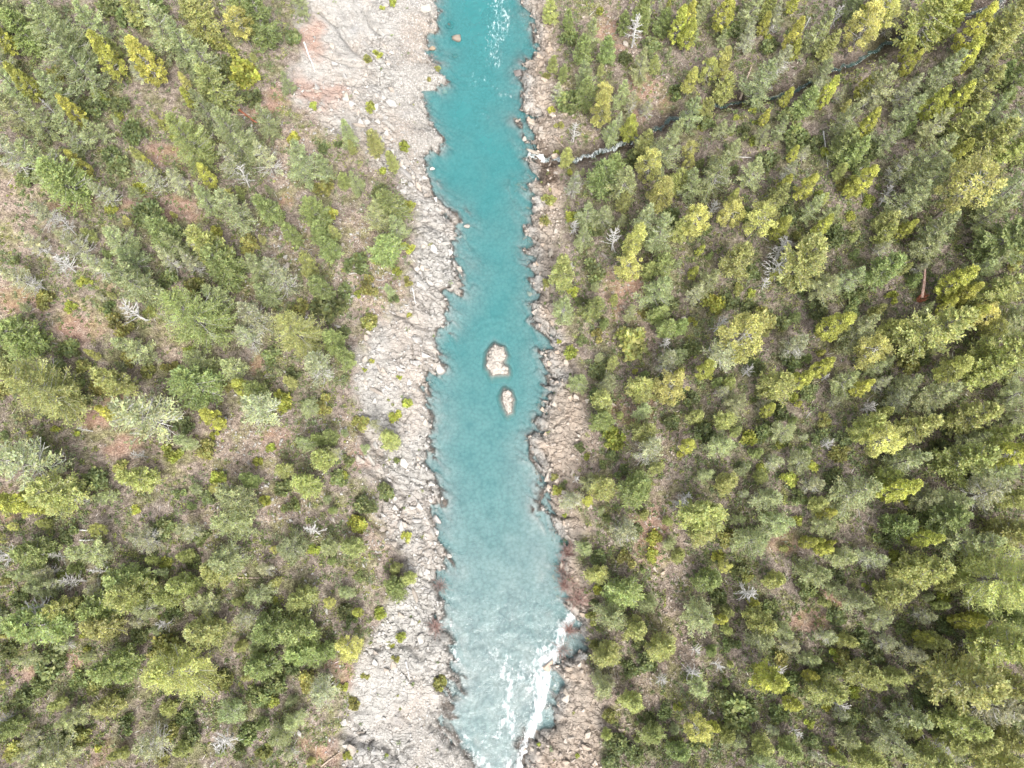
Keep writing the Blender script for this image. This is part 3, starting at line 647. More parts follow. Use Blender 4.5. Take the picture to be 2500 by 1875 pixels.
def fir(seed, Rad=2.6, Ht=10.0, nb=88, bare=.1, start=.1, lowbare=.0, leaf=(.34, .12), pw=.95, fluff=1.0):
    r = np.random.default_rng(seed)
    tp = trunk_path(Ht * .98, r)
    trunk = tube_mesh('trunk', [tp], [np.linspace(.2, .03, 9) * Ht / 10], M_BARK, 6)
    t = np.sort(start + (1 - start) * r.random(nb) ** 1.15); t = np.minimum(t, .985)
    az = np.arange(nb) * 2.39996 + r.normal(0, .5, nb)
    lobe = 1 + .20 * np.sin(az * 2 + r.uniform(0, 6)) + .12 * np.sin(az * 3 + r.uniform(0, 6))
    L = Rad * (1 - t) ** pw * lobe * r.uniform(.62, 1.15, nb) + .25
    L *= np.where(t < start + .12, .75, 1)
    el = R(-8) + R(50) * t ** 1.5 + r.normal(0, .12, nb)
    d = np.stack([np.cos(az) * np.cos(el), np.sin(az) * np.cos(el), np.sin(el)], 1)
    base = np.stack([np.interp(t, np.linspace(0, 1, 9), tp[:, k]) for k in range(3)], 1)
    curl = r.uniform(.05, .28, nb)
    C, D, LL, WW, TT = [], [], [], [], []
    bp, br, dp, dr = [], [], [], []
    bt = np.clip(r.normal(1, .2, nb), .6, 1.5)
    isbare = (r.random(nb) < bare) | ((t < start + .3) & (r.random(nb) < lowbare))
    for i in range(nb):
        s = np.linspace(0, 1, 4)
        path = base[i] + d[i] * L[i] * s[:, None] + UP * (curl[i] * L[i] * s ** 2)[:, None]
        rad = (.024 + .02 * L[i] / Rad) * np.linspace(1, .45, 4)
        if isbare[i]:
            dp.append(path); dr.append(rad * 1.25)
            for _ in range(5):
                q = r.uniform(.3, .95); p0 = base[i] + d[i] * L[i] * q + UP * curl[i] * L[i] * q * q
                sd_ = nrm(d[i] * .7 + np.cross(d[i], UP) * r.choice([-1, 1]) * r.uniform(.4, .9) + UP * r.uniform(-.1, .5))
                ln = L[i] * r.uniform(.15, .4); dp.append(np.stack([p0, p0 + sd_ * ln * .5 + UP * .03, p0 + sd_ * ln + UP * .1])); dr.append(np.array([.02, .014, .006]))
            continue
        bp.append(path); br.append(rad)
        k = int((4 + 10 * L[i] / Rad) * max(1, Rad / 2.9))
        st = np.repeat(np.linspace(.22, 1, k), 2) + r.normal(0, .02, 2 * k)
        sg = np.tile([-1, 1], k)
        side = np.cross(d[i], UP); side /= np.linalg.norm(side) + 1e-9
        p0 = base[i] + d[i] * (L[i] * st)[:, None] + UP * (curl[i] * L[i] * st ** 2)[:, None]
        td = nrm(d[i] * r.uniform(.4, 1, (2 * k, 1)) + side * (sg * r.uniform(.4, 1.1, 2 * k))[:, None] + UP * r.uniform(-.12, .5, (2 * k, 1)))
        tl = (.09 * Rad + .20 * L[i] * (1 - .5 * st)) * r.uniform(.6, 1.25, 2 * k) * (2.6 / max(Rad, 2.6)) ** .5
        m = max(2, int(4.6 * fluff))
        for q in np.linspace(.2, 1, m):
            c = p0 + td * (tl * q)[:, None] + r.normal(0, .05, (2 * k, 3))
            C.append(c); D.append(nrm(td + r.normal(0, .45, c.shape) + UP * .15)); LL.append(leaf[0] * r.uniform(.6, 1.2, 2 * k)); WW.append(leaf[1] * r.uniform(.7, 1.3, 2 * k))
            TT.append(np.clip(bt[i] + r.normal(0, .13, 2 * k), .5, 1.7))
    # leader tuft
    c = np.tile([tp[-1][0], tp[-1][1], Ht * .97], (26, 1)) + r.normal(0, .13, (26, 3)); C.append(c); D.append(nrm(r.normal(0, .5, c.shape) + UP)); LL.append(np.full(26, .4)); WW.append(np.full(26, .14)); TT.append(np.ones(26))
    C, D, LL, WW, TT = (np.concatenate(a) for a in (C, D, LL, WW, TT))
    tint = np.stack([TT * r.uniform(.9, 1.12, len(TT)), TT, TT * r.uniform(.8, 1.15, len(TT))], 1)
    crown = leaf_mesh('crown', leaf_quads(C, D, LL, WW, r), tint, [M_LEAF])
    parts = {'trunk': trunk, 'crown': crown}
    if bp: parts['branches'] = tube_mesh('branches', bp, br, M_GREY, 3)
    if dp: parts['dead_branches'] = tube_mesh('dead_branches', dp, dr, M_WHITE if lowbare else M_GREY, 3)
    return parts

def clump_tree(seed, Rad, Ht, ncl, cl_r, start, shape, per=60, leaf=(.2, .13)):
    """dense or clumped crown: leaf clusters over a crown envelope"""
    r = np.random.default_rng(seed)
    tp = trunk_path(Ht * .95, r, .3); trunk = tube_mesh('trunk', [tp], [np.linspace(.19, .03, 9) * Ht / 10], M_BARK, 6)
    t = start + (1 - start) * (np.arange(ncl) + r.random(ncl)) / ncl
    az = np.arange(ncl) * 2.39996 + r.normal(0, .4, ncl)
    rad = Rad * shape(np.clip((t - start) / (1 - start), 0, 1)) * r.uniform(.5, 1.05, ncl)
    cen = np.stack([np.cos(az) * rad, np.sin(az) * rad, t * Ht], 1)
    C = np.repeat(cen, per, 0); off = nrm(r.normal(size=C.shape)) * (cl_r * r.uniform(.45, 1.05, (len(C), 1)) * np.repeat(r.uniform(.7, 1.25, ncl), per)[:, None])
    C = C + off; D = nrm(nrm(off) + r.normal(0, .55, C.shape) + UP * .25)
    T = np.repeat(np.clip(r.normal(1, .24, ncl), .5, 1.6), per) * r.uniform(.74, 1.22, len(C))
    tint = np.stack([T * r.uniform(.92, 1.1, len(T)), T, T * r.uniform(.8, 1.2, len(T))], 1)
    crown = leaf_mesh('crown', leaf_quads(C, D, leaf[0] * r.uniform(.6, 1.3, len(C)), leaf[1] * r.uniform(.7, 1.3, len(C)), r), tint, [M_LEAF])
    bp = [np.stack([np.array([0, 0, max(z - .25 * q, .3)]), np.array([x * .5, y * .5, z - .12 * q]), np.array([x, y, z])]) for (x, y, z), q in zip(cen[::2], rad[::2])]
    return {'trunk': trunk, 'crown': crown, 'branches': tube_mesh('branches', bp, [np.array([.05, .035, .015])] * len(bp), M_GREY, 3)}

def shrub(seed, n=13, per=75, flat=.75, leaf=(.13, .085)):
    """one metre wide bush, stems and leaves in one mesh"""
    r = np.random.default_rng(seed)
    p = nrm(r.normal(size=(n, 3))); p[:, 2] = np.abs(p[:, 2]); p *= r.uniform(.3, 1.0, (n, 1)) ** .5 * np.array([.36, .36, .36 * flat * 1.5])
    p[:, 2] += .08
    C = np.repeat(p, per, 0); off = nrm(r.normal(size=C.shape)) * (np.repeat(r.uniform(.09, .2, n), per)[:, None] * r.uniform(.3, 1.05, (len(C), 1))); C = C + off
    C[:, 2] = np.abs(C[:, 2])
    T = np.repeat(np.clip(r.normal(1, .17, n), .6, 1.5), per) * r.uniform(.72, 1.25, len(C))
    tint = np.stack([T * r.uniform(.9, 1.15, len(T)), T, T * r.uniform(.75, 1.2, len(T))], 1)
    lv = leaf_quads(C, nrm(off + r.normal(0, .08, C.shape) + UP * .05), leaf[0] * r.uniform(.5, 1.2, len(C)), leaf[1] * r.uniform(.6, 1.2, len(C)), r)
    sv, sq = tubes([np.stack([np.array([0, 0, -.12]) + .04 * r.normal(size=3) * (1, 1, 0), q * .6, q]) for q in p], [np.array([.02, .014, .006])] * n, 3)
    nl = len(lv); v = np.concatenate([lv, sv]); q = np.concatenate([np.arange(nl).reshape(-1, 4), sq + nl])
    col = np.concatenate([np.repeat(tint, 4, 0), np.ones((len(sv), 3))])
    return quad_mesh('bush_shape', v, q, [M_LEAF, M_GREY], mat_idx=np.r_[np.zeros(nl // 4), np.ones(len(sq))], colors={'tint': np.c_[col, np.ones(len(col))]})

def snag(seed, Ht=8.0, nb=34, spread=1.9, m=None, keep=1.0):
    r = np.random.default_rng(seed); tp = trunk_path(Ht, r, .3)
    trunk = tube_mesh('trunk', [tp], [np.linspace(.17, .045, 9)], m or M_WHITE, 6)
    P, Q = [], []
    for i in range(nb):
        t = .25 + .75 * (i + r.random()) / nb
        az = i * 2.4 + r.normal(0, .5); el = R(5) + R(40) * t + r.normal(0, .25)
        L = spread * (1.15 - .75 * t) * r.uniform(.4, 1.1)
        d = np.array([math.cos(az) * math.cos(el), math.sin(az) * math.cos(el), math.sin(el)])
        b = np.array([np.interp(t, np.linspace(0, 1, 9), tp[:, k]) for k in range(3)])
        j = [b]
        for s in (.33, .66, 1.0): j.append(b + d * L * s + r.normal(0, .07, 3) * s + UP * .2 * L * s * s)
        P.append(np.array(j)); Q.append(np.array([.075, .06, .045, .02]))
        for _ in range(4):
            a = j[int(r.integers(1, 3))] + (j[2] - j[1]) * r.uniform(0, .8); dd = nrm(d + r.normal(0, .55, 3)); l2 = L * r.uniform(.2, .45)
            P.append(np.stack([a, a + dd * l2 * .5 + r.normal(0, .03, 3), a + dd * l2])); Q.append(np.array([.04, .03, .014]))
    return {'trunk': trunk, 'branches': tube_mesh('branches', P, Q, m or M_WHITE, 3)}

def willow(seed):
    r = np.random.default_rng(seed); P, Q = [], []
    for i in range(90):
        az = r.uniform(0, 6.28); el = r.uniform(.35, 1.4); L = r.uniform(.6, 1.15)
        d = np.array([math.cos(az) * math.cos(el), math.sin(az) * math.cos(el), math.sin(el)]); b = r.normal(0, .1, 3) * (1, 1, 0) - UP * .1
        P.append(np.stack([b, b + d * L * .5 + UP * .1, b + d * L - UP * .12 * L + r.normal(0, .08, 3)])); Q.append(np.array([.012, .009, .006]))
    return P, Q

SH_CONE = lambda s: np.maximum(.06, np.minimum(1, .45 + 2.4 * s) * (1 - s) ** .62)
SH_ROUND = lambda s: np.sqrt(np.clip(1 - (2 * (s - .45)) ** 2 * .8, .05, 1)) * np.where(s > .8, .75, 1)
FAM = {
 'fir': [fir(11, 2.9), fir(12, 2.5, nb=95), fir(13, 3.1, nb=84, bare=.07), fir(14, 2.7, bare=.18), fir(15, 2.6, nb=80, pw=.65), fir(16, 2.9, nb=96, pw=.95)],
 'full': [fir(21, 2.6, nb=115, bare=.02, leaf=(.33, .16), pw=.6), fir(22, 2.4, nb=110, bare=.04, leaf=(.33, .16), pw=.7), fir(23, 2.7, nb=105, bare=.0, leaf=(.35, .16), pw=.55), fir(24, 2.3, nb=120, bare=.06, leaf=(.3, .15), pw=.75)],
 'bigfir': [fir(25, 4.6, 16.0, nb=180, bare=.12, pw=.8), fir(26, 4.9, 16.0, nb=165, bare=.1, pw=.72)],
 'pale': [fir(31, 2.7, nb=95, bare=.26, lowbare=.55, fluff=.85), fir(32, 2.5, nb=100, bare=.3, lowbare=.7, fluff=.85), fir(33, 2.8, nb=95, bare=.38, lowbare=.6, fluff=.75)],
 'cedar': [clump_tree(41, 1.6, 10, 120, .30, .12, SH_CONE, 55), clump_tree(42, 1.75, 10, 110, .33, .15, SH_CONE, 60), clump_tree(43, 1.5, 10, 125, .28, .1, SH_CONE, 50), clump_tree(46, 1.7, 10, 95, .34, .2, SH_CONE, 60)],
 'pine': [clump_tree(51, 2.0, 10, 62, .46, .3, SH_ROUND, 90, (.22, .11)), clump_tree(52, 2.1, 10, 54, .50, .38, SH_ROUND, 100, (.22, .11)), clump_tree(53, 1.8, 10, 75, .42, .25, SH_CONE, 85, (.22, .11))],
 'snag': [snag(61), snag(62, nb=26), snag(63, nb=42, spread=2.3), snag(64, nb=20, spread=1.5)],
 'greysnag': [snag(66, m=M_GREY), snag(67, nb=44, spread=1.7, m=M_GREY)],
}
FAMW = {'bigfir': 9.0, 'fir': 5.6, 'full': 5.2, 'pale': 5.4, 'cedar': 3.6, 'pine': 4.4, 'snag': 4.0, 'greysnag': 3.8}
BUSH = [shrub(71), shrub(72, 16), shrub(73, 10, 90), shrub(74, 18, 60, .9), shrub(75, 12, 80, 1.0), shrub(76, 15, 70, .6)]
WIL = []
M_WILLOW = wood_material('reddish_twigs', (.26, .15, .13), (.42, .29, .26))
for s in (81, 82, 83):
    p, q = willow(s); WIL.append(tube_mesh('willow_shape', p, q, M_WILLOW, 3))

# ------------------------------------------------------------------ the plants seen in the photograph: nine tiles, kind x y width (tile pixels)
# F grey-green fir, G green fir, L light green fir, W pale half-bare fir, Y yellow-green cedar, P yellow pine, S dark bush, O olive bush, B bright bush, D white snag, K grey snag
TILES = {
(0, 0): "F430,300,280 F540,470,230 G170,230,200 F330,120,200 F600,150,180 S830,110,170 F1060,200,230 L1290,110,200 F1160,300,200 F1330,370,200 G1560,80,180 G1690,190,200 P1580,200,140 O1410,270,120 B1580,460,190 Y730,440,150 Y950,420,180 W880,460,100 Y40,280,120 Y200,570,130 F370,610,200 F80,560,150 D350,740,110 Y490,740,120 F120,760,180 F250,800,180 F480,890,180 F650,850,120 W60,1000,250 F330,1080,240 G430,1180,240 Y540,1090,100 S760,1080,140 G1280,960,260 F1540,910,260 F1360,740,170 G1400,570,220 F1740,790,160 Y1230,650,75 B1900,890,80 B2030,690,50 W1000,1160,170 W1150,1180,120 W1500,1080,180 Y1350,1150,100 W1740,1050,170 F1950,1080,210 D1580,1160,110 B910,1220,90 B720,1350,80 W690,1250,160 F1330,1300,160 F1530,1370,220 G1750,1360,170 B1400,1500,80 G1060,1520,200 O1600,1590,130 L1380,1620,230 F760,1570,180 W300,1390,150 K440,1480,110 W500,1590,160 W230,1590,140 S960,1400,190 F1140,1590,160 G1900,1520,120 G2070,1500,120 G2040,1400,160 B2150,1390,90 O2080,1200,130 F2100,1090,130 B640,630,100 S770,690,110 B770,750,60 B1120,880,50 O360,480,100 G1000,30,130 L870,90,120 S1900,240,110 S1460,440,120 S1620,620,130 S2090,960,70 S2190,930,50 S690,40,140 F20,430,150 F60,60,150 F1950,40,100 S560,700,110 O1090,800,120 S860,860,150 S640,700,120 G40,120,120 F1860,540,90 S720,1000,130 S170,1140,130 G2140,1620,140 F850,300,130",
(833, 0): "B265,50,40 B335,20,45 B235,350,62 O170,375,55 B180,690,72 B405,950,72 L220,930,105 L340,1060,75 B270,1110,50 F40,870,130 L70,960,50 F110,1190,100 G20,1170,90 S260,1240,100 G340,1350,180 B430,1330,80 F240,1420,160 F370,1490,140 B430,1600,80 G280,1600,180 O620,440,40 O570,520,30 G1480,150,85 L1360,70,95 L1370,420,75 G1430,490,60 O1330,490,50 S1480,250,100 G1570,340,120 G1730,340,120 F1620,250,130 D1900,230,130 F1580,520,130 P1710,620,95 P1680,740,165 Y1880,810,120 F1810,610,120 S1470,660,150 L1460,1000,95 W1400,620,100 D1510,870,90 B1360,710,50 G1590,620,130 F1940,450,130 G2080,150,110 Y2190,180,130 G1950,100,150 L1960,930,130 F2090,990,200 P1990,1110,150 P2060,1260,200 L2170,1190,110 F1830,1190,200 G1690,1180,170 G1760,1100,150 L1820,1310,90 W1500,1200,120 F1700,1400,130 F1960,1450,200 F1590,1400,130 B1490,1400,80 P1880,1600,170 D1770,1570,130 D1510,1480,80 F1570,1530,130 S1650,1470,120 F2050,1560,180 L2190,1500,120 S2150,1400,120 O1340,1300,80 S1640,1030,180 B1680,70,50 S2040,840,150 S2170,600,120 W1870,680,90 W1980,700,90 S1840,380,90 O1320,1420,70 F1760,900,120 S1900,1020,130 W1790,800,90 G1830,160,90 S2010,300,120 B1480,1120,40 O1410,810,60 B1380,990,45 F2150,760,110",
(1666, 0): "Y30,130,100 Y30,250,110 P40,560,115 F30,760,150 Y270,110,135 F110,90,110 F440,80,170 L540,80,100 W600,130,120 Y520,180,80 W430,240,130 B560,250,60 Y720,30,80 Y690,290,110 Y720,340,80 W630,400,150 F560,570,200 Y650,590,70 P160,490,110 P260,450,120 L300,610,110 L180,680,90 F860,230,170 L940,310,110 D1000,110,90 F1110,50,130 P1180,280,180 P1270,130,180 W1360,130,130 Y1240,40,120 L1580,130,250 Y1760,110,150 Y1680,200,90 G1340,30,110 Y1860,240,150 Y1840,370,150 L2080,200,250 K1990,120,120 F1660,500,200 W1430,600,140 Y1450,340,80 Y1460,430,80 F1280,580,200 Y1170,560,100 Y930,610,115 F900,490,140 W820,590,130 F1060,800,160 Y1190,830,110 F1310,900,150 Y1610,690,130 Y1750,690,130 L1950,590,160 L1840,820,180 F1600,850,150 F1560,1060,230 Y1740,1020,120 L1950,930,220 F2150,780,200 L2130,950,150 P1770,1290,260 F2100,1240,230 F1580,1190,230 W1400,1110,160 F1450,1330,200 K1320,1290,100 F1970,1400,180 G2080,1560,250 F1650,1500,230 F1600,1600,160 Y1420,1490,90 L1320,1430,140 L1310,1530,110 Y1150,1180,140 Y1090,1230,90 L1020,1110,70 Y780,1230,115 B890,1260,60 Y640,1220,90 L600,1290,120 W690,1110,115 P290,1400,145 P470,1470,175 Y630,1470,120 Y890,1490,105 O740,1530,60 P60,1480,155 D180,1360,90 D640,1630,140 F820,1600,130 F950,1390,110 F840,1350,140 F460,1130,160 F210,1130,230 F60,1220,160 P40,1000,90 P30,1080,70 B120,830,50 F250,840,90 F340,960,100 B470,910,70 B350,760,40 B460,710,50 B470,790,40 F630,850,110 B920,990,60 S870,930,130 G1100,1000,140 G800,680,150 B880,700,45 S740,890,150 S540,1030,140 G1050,940,150 S1200,970,140 S1000,1530,130 B1090,1400,60 B1210,1300,80 W1290,1600,90 S700,1400,120 F2160,80,140 F1870,560,120 S1330,330,150 F1960,380,130 G2050,480,120 F1480,720,140 S330,200,120 S560,300,110 S150,800,110 S400,860,100 S680,760,120 W1230,640,110 S1150,1080,110 G2150,520,130 F2010,720,150 S1700,900,120 S1900,1140,120 F520,880,90 O1150,880,90 O1040,1200,90 S400,1380,110 S150,1480,90",
(0, 625): "S80,30,70 W150,150,180 K250,190,100 D430,60,120 W640,70,150 B520,160,60 B575,165,50 F860,30,180 F900,190,260 W1100,40,140 W1250,60,130 G1470,80,220 O1250,220,150 B450,330,80 O290,280,110 D880,370,160 O960,360,90 O770,440,170 G1290,420,340 F1390,290,170 W1640,400,230 W1600,520,170 W1830,160,220 F1680,90,160 F1740,250,150 L1930,500,260 L1990,70,110 G2080,200,150 S2100,320,200 O1930,330,110 W2060,730,230 G2170,560,150 G140,530,220 S240,570,120 S40,640,130 L290,870,390 K420,920,130 L750,820,190 O640,850,110 O540,710,100 F900,600,200 O960,740,90 O1100,720,100 F1300,690,180 F1500,740,170 G1270,850,250 B1220,620,80 W940,1040,340 Y700,1020,100 Y1590,860,120 W1690,1000,230 G1660,890,150 B1830,940,130 Y1390,1070,130 B1390,1160,60 O1480,850,80 O2100,960,120 F1990,980,120 W180,1350,350 L400,1530,230 Y190,1580,180 Y300,1610,120 K540,1570,90 S620,1440,130 L920,1440,190 B1110,1270,120 F1210,1210,120 O1330,1250,120 O780,1370,110 D920,1290,80 D560,1120,75 B500,1150,38 B190,1150,38 B360,1120,50 S250,1210,80 B1410,1430,100 F1530,1600,250 G1620,1460,120 B1670,1330,60 L1840,1390,90 S1160,1540,80 S1340,1570,90 B1710,1580,70 L1980,1490,150 L2090,1320,150 F1970,1210,110 G2150,1180,100 B1750,1240,60 B870,1640,60 S1240,1620,60 S1840,1500,110 S2180,1440,110 W2180,1270,80 S450,600,130 O30,880,120 S480,820,110 O840,660,110 S1020,960,110 S1180,1100,130 S1900,760,90 S40,1160,60 S1750,640,120 S1100,150,120 S350,720,120 S700,340,90 S520,950,100 S90,440,110 S1880,1620,120",
(833, 625): "S90,50,150 B230,20,60 S20,220,100 O180,190,130 F310,220,75 S340,280,65 O430,160,60 B360,100,60 B110,250,50 S30,310,60 O180,430,110 B440,370,40 G30,660,130 S20,500,80 B195,680,35 B375,785,35 B150,735,30 B425,955,60 B345,1030,80 O120,1080,110 W220,1100,90 L300,1190,115 F155,1240,60 S360,1325,40 S290,1530,110 S40,1320,80 B10,1420,60 S150,1610,130 F20,1150,50 F1430,370,150 L1430,120,180 B1500,230,70 D1490,80,70 G1620,340,150 P1850,100,150 S1640,90,160 L1990,90,90 G2080,60,150 F2040,240,200 L1770,280,60 F1870,380,90 O1960,360,70 G2110,470,130 G2190,470,100 O1890,560,215 O1660,520,85 S1560,550,70 B1490,620,90 B1410,560,30 S1670,740,110 L1760,700,80 F1670,660,60 W2110,680,155 D2110,570,80 P2090,880,185 L1940,870,150 L1700,930,150 F1530,820,140 F1720,830,120 G1690,1060,150 B1770,1170,145 L1960,1130,150 W1990,1260,200 F1960,1010,120 S1550,1240,62 L2040,1370,90 B1590,1300,40 S1700,1350,60 L1690,1500,180 F1600,1470,130 D1530,1440,60 W1490,1580,150 Y1600,1590,75 B1400,1520,62 G1900,1500,200 B1960,1480,100 S1820,1400,100 D2190,1600,110 S2180,900,120 S2150,1080,100 B2200,1280,50 G2050,380,110 S1560,300,80 S1650,900,90 O1330,180,60 S1440,1480,60 O1380,1430,50 S1760,1290,90 S2140,310,100 F2180,640,110",
(1666, 625): "L350,50,180 F160,160,150 W90,250,120 Y60,110,70 B60,430,70 B210,310,130 S450,110,100 D600,90,150 D540,180,70 L750,70,230 Y580,140,45 F920,180,170 F1060,160,170 S780,190,130 B450,240,60 O360,220,70 S320,280,120 D230,460,110 O520,440,200 P360,560,260 W250,640,200 Y140,760,120 W740,580,180 Y960,460,165 S880,360,130 F1160,510,210 L1250,370,100 L1340,470,120 G1300,100,200 B1360,270,80 P1190,670,180 Y900,730,120 F1330,690,70 Y1760,190,180 Y1780,270,130 Y1690,340,80 L2020,250,210 F1910,110,150 L1560,500,280 Y1820,400,130 P1920,420,140 P1950,500,110 F2130,430,220 P1740,740,200 L2020,660,240 L1920,740,200 O1450,710,130 L610,830,180 Y770,800,120 B720,910,70 L310,820,80 W260,880,90 D410,760,70 F340,960,130 W520,970,90 Y550,1000,90 L80,1040,100 L275,1070,110 B430,1180,105 F640,1140,130 B640,1220,60 S530,1130,130 F240,1230,170 S150,1150,130 Y40,1240,100 F240,1180,80 F1050,820,150 Y1140,870,100 W980,940,80 D930,790,70 K1200,970,100 L1290,1020,100 W1270,840,100 F1440,860,160 F1620,920,210 W1400,940,150 L1850,1060,220 L1480,1130,210 L1190,1120,160 P1250,1220,185 L2050,1160,150 Y2080,1300,190 F1850,1200,150 L1780,1350,250 F1420,1330,200 O920,1060,90 W600,1330,120 B520,1370,70 F760,1330,140 B840,1360,80 O1020,1280,110 D930,1220,70 F400,1380,90 L290,1470,150 F150,1420,110 W400,1540,70 F560,1570,180 W830,1480,130 F1130,1540,270 Y1360,1520,190 B1460,1590,60 L870,1600,110 B700,1440,100 W1950,1540,230 L2130,1570,150 F2140,900,170 F2160,750,150 F1990,1400,160 F1560,1570,160 D30,1550,120 F2140,200,120 F1720,1590,200 S750,1560,110 S1130,260,120 S650,440,100 S1550,650,120 S1100,360,110 S430,330,90 S60,600,110 S60,930,120 S640,1010,110 S820,880,120 F1240,740,100 S1350,1250,110 S1680,1250,120 S1040,1190,110 S900,1180,110 S700,700,110 L1330,1430,120 S480,720,110 F2010,60,130 S1860,1450,120 F2180,1050,130 S980,1430,110",
(0, 1250): "K60,290,170 G220,250,200 W300,390,110 F200,400,140 K390,290,80 F610,270,200 W950,180,170 W1230,130,150 S1060,100,140 F1510,80,220 D2030,130,170 F1890,240,180 F2130,230,130 B2030,240,80 F1460,320,230 L1400,400,160 B1070,330,80 L980,310,60 L1210,280,90 W1730,380,110 S1250,310,100 G850,440,200 L860,520,200 L1190,470,170 L1100,540,140 F1680,530,150 L1960,560,160 F290,500,140 W380,460,110 K500,450,120 W600,520,110 D660,390,100 B400,410,60 B670,460,50 D260,600,170 L430,630,140 G650,620,200 G270,750,280 L650,760,180 F960,630,140 B1020,680,30 S1110,650,110 D1080,720,90 F1330,610,180 L1330,790,240 W1600,690,160 G1740,760,190 G1960,790,230 G1700,990,200 G1950,900,180 F1680,870,100 L1560,860,80 O1060,880,180 G770,1000,250 L1130,1050,350 L1610,1060,70 S320,1000,180 W410,860,90 W2080,1170,200 O1990,1090,120 S1780,1110,150 B530,800,40 B560,890,50 O30,440,70 B1780,570,40 B640,1530,52 L780,1570,80 W980,1530,210 D1460,1480,140 F330,1590,250 W200,1570,110 G60,1390,130 K40,1330,100 L1170,1540,100 O1050,1600,90 W1870,1560,90 O80,1550,120 S900,800,110 O1430,1100,130 S1680,1200,140 B1750,1220,90 S500,1100,120 S260,1120,110 F450,1330,150 S1200,1330,120 O1100,1430,110 S1600,1450,130 F1820,1440,150 S1250,1450,120 L700,1280,150 S150,1200,120 F1900,1350,140 O550,1450,120 F1500,1300,150 S820,1380,120 S130,560,110 S1300,170,100 O700,420,90 S60,900,110 O1700,1550,110 S540,640,120 S1830,640,120 S1880,1000,110 G2120,900,120 S1010,140,90 S450,150,110 O620,1130,110 F180,960,110 S1240,1230,110 S1540,1560,90 S420,1450,100",
(833, 1250): "B110,80,125 G70,220,150 B420,160,70 L345,360,80 G360,500,130 L430,430,100 B250,660,70 B310,860,60 B385,810,60 P50,870,155 B10,1130,60 O80,1240,80 O640,1110,90 O350,950,50 B40,1580,60 B290,1580,22 F30,520,100 S20,640,100 S1460,190,62 F1580,240,115 S1670,290,100 W1830,130,200 O1850,310,120 B2020,280,80 L1660,410,120 B1660,500,60 G1840,520,210 F1780,670,210 F1990,590,120 L1900,750,150 O1620,690,90 L2060,890,160 D1570,940,70 L1730,920,150 F1700,1120,170 L1890,1230,150 W1750,1090,80 D2060,1080,80 S1970,980,130 B2030,170,100 F2130,200,90 L2180,290,80 G2020,1440,130 S1790,1500,130 S1930,1350,60 L1720,1440,60 G2180,1560,140 S1750,1610,110 B1450,20,32 S1720,40,60 L1970,20,60 L2120,60,60 S1900,1580,110 O1740,1330,80 S2100,1300,90 B2180,1260,60 S1640,590,60 S1870,1020,100 S1930,850,90 O1640,860,60 S2000,1330,80 S120,420,70 S70,700,80 O150,1060,60 S1910,120,80 B1280,1500,26 B1530,1580,30",
(1666, 1250): "L120,50,230 L140,140,170 O280,160,120 F470,180,230 F620,70,170 B740,60,80 F910,80,130 Y920,20,90 Y800,190,90 Y880,190,55 Y910,240,90 Y960,210,55 B230,280,80 W1200,300,150 F1040,290,150 F850,380,190 B1380,290,80 G1400,100,180 Y1540,150,150 F1780,190,260 L1550,370,260 L1690,460,120 L2000,430,400 L2100,150,220 G1690,30,200 L1350,540,200 B1190,480,60 O1350,400,60 F1140,560,160 F1000,500,110 L600,440,120 O430,420,80 D410,530,140 Y450,580,60 G160,440,170 F100,660,200 L490,680,180 Y240,700,80 F660,760,120 W700,860,115 W930,800,120 L1050,830,100 F500,840,160 W1320,850,110 F1270,690,140 W1560,670,120 W1500,920,145 L1610,830,140 Y1540,800,80 Y1810,710,125 Y1890,670,80 B1690,550,80 L2030,860,300 L1740,1070,310 L2020,1090,220 Y540,1050,200 D590,1050,140 D90,880,110 D220,980,90 D60,1040,125 F120,1130,150 L1160,1060,180 L1380,1070,120 L1260,1110,90 L910,1150,180 B990,920,80 F820,960,120 Y820,1060,80 B1120,1170,80 Y710,1250,110 B930,1260,60 S370,1290,220 B820,1370,70 D740,1410,100 D1010,1250,100 W1030,1310,90 P80,1350,150 L510,1510,130 D180,1290,60 F1460,1330,200 D1640,1500,100 L1780,1370,220 W1990,1270,250 L1460,1400,110 F1320,1460,200 F1070,1470,140 L1750,1490,130 L1950,1500,150 L2060,1470,150 W870,1580,80 G700,1530,150 L1600,1610,220 L1200,1600,180 L2050,1620,200 S120,1480,150 L290,1440,90 F350,1490,120 F500,1640,160 L1010,1600,80 B970,1540,50 G2180,700,150 S2100,560,150 S620,1310,120 S1100,1330,120 S1180,820,120 S800,500,130 S320,860,110 S1250,930,120 S700,1100,120 S1000,400,110 S1550,1200,120 S1290,180,120 S230,550,110 S360,360,110 S1450,760,110 S880,1050,110 O1040,940,100 S1700,750,110 S1900,1220,120 S1650,1400,110 S1000,680,110 O640,950,100 F2190,1330,150 S560,620,110 S850,1480,110 S1440,1560,100 S260,1200,110",
}
COLS = {'F': (.202, .224, .122), 'G': (.162, .193, .080), 'L': (.226, .240, .100), 'W': (.228, .240, .152), 'Y': (.236, .244, .066), 'P': (.256, .257, .096), 'S': (.112, .134, .060), 'O': (.168, .172, .064), 'B': (.202, .222, .056)}
FAMOF = {'F': 'fir', 'G': 'full', 'L': 'full', 'W': 'pale', 'Y': 'cedar', 'P': 'pine', 'D': 'snag', 'K': 'greysnag'}
RATIO = {'F': 2.05, 'G': 1.9, 'L': 2.15, 'W': 2.0, 'Y': 2.6, 'P': 2.3, 'D': 1.9, 'K': 1.8}
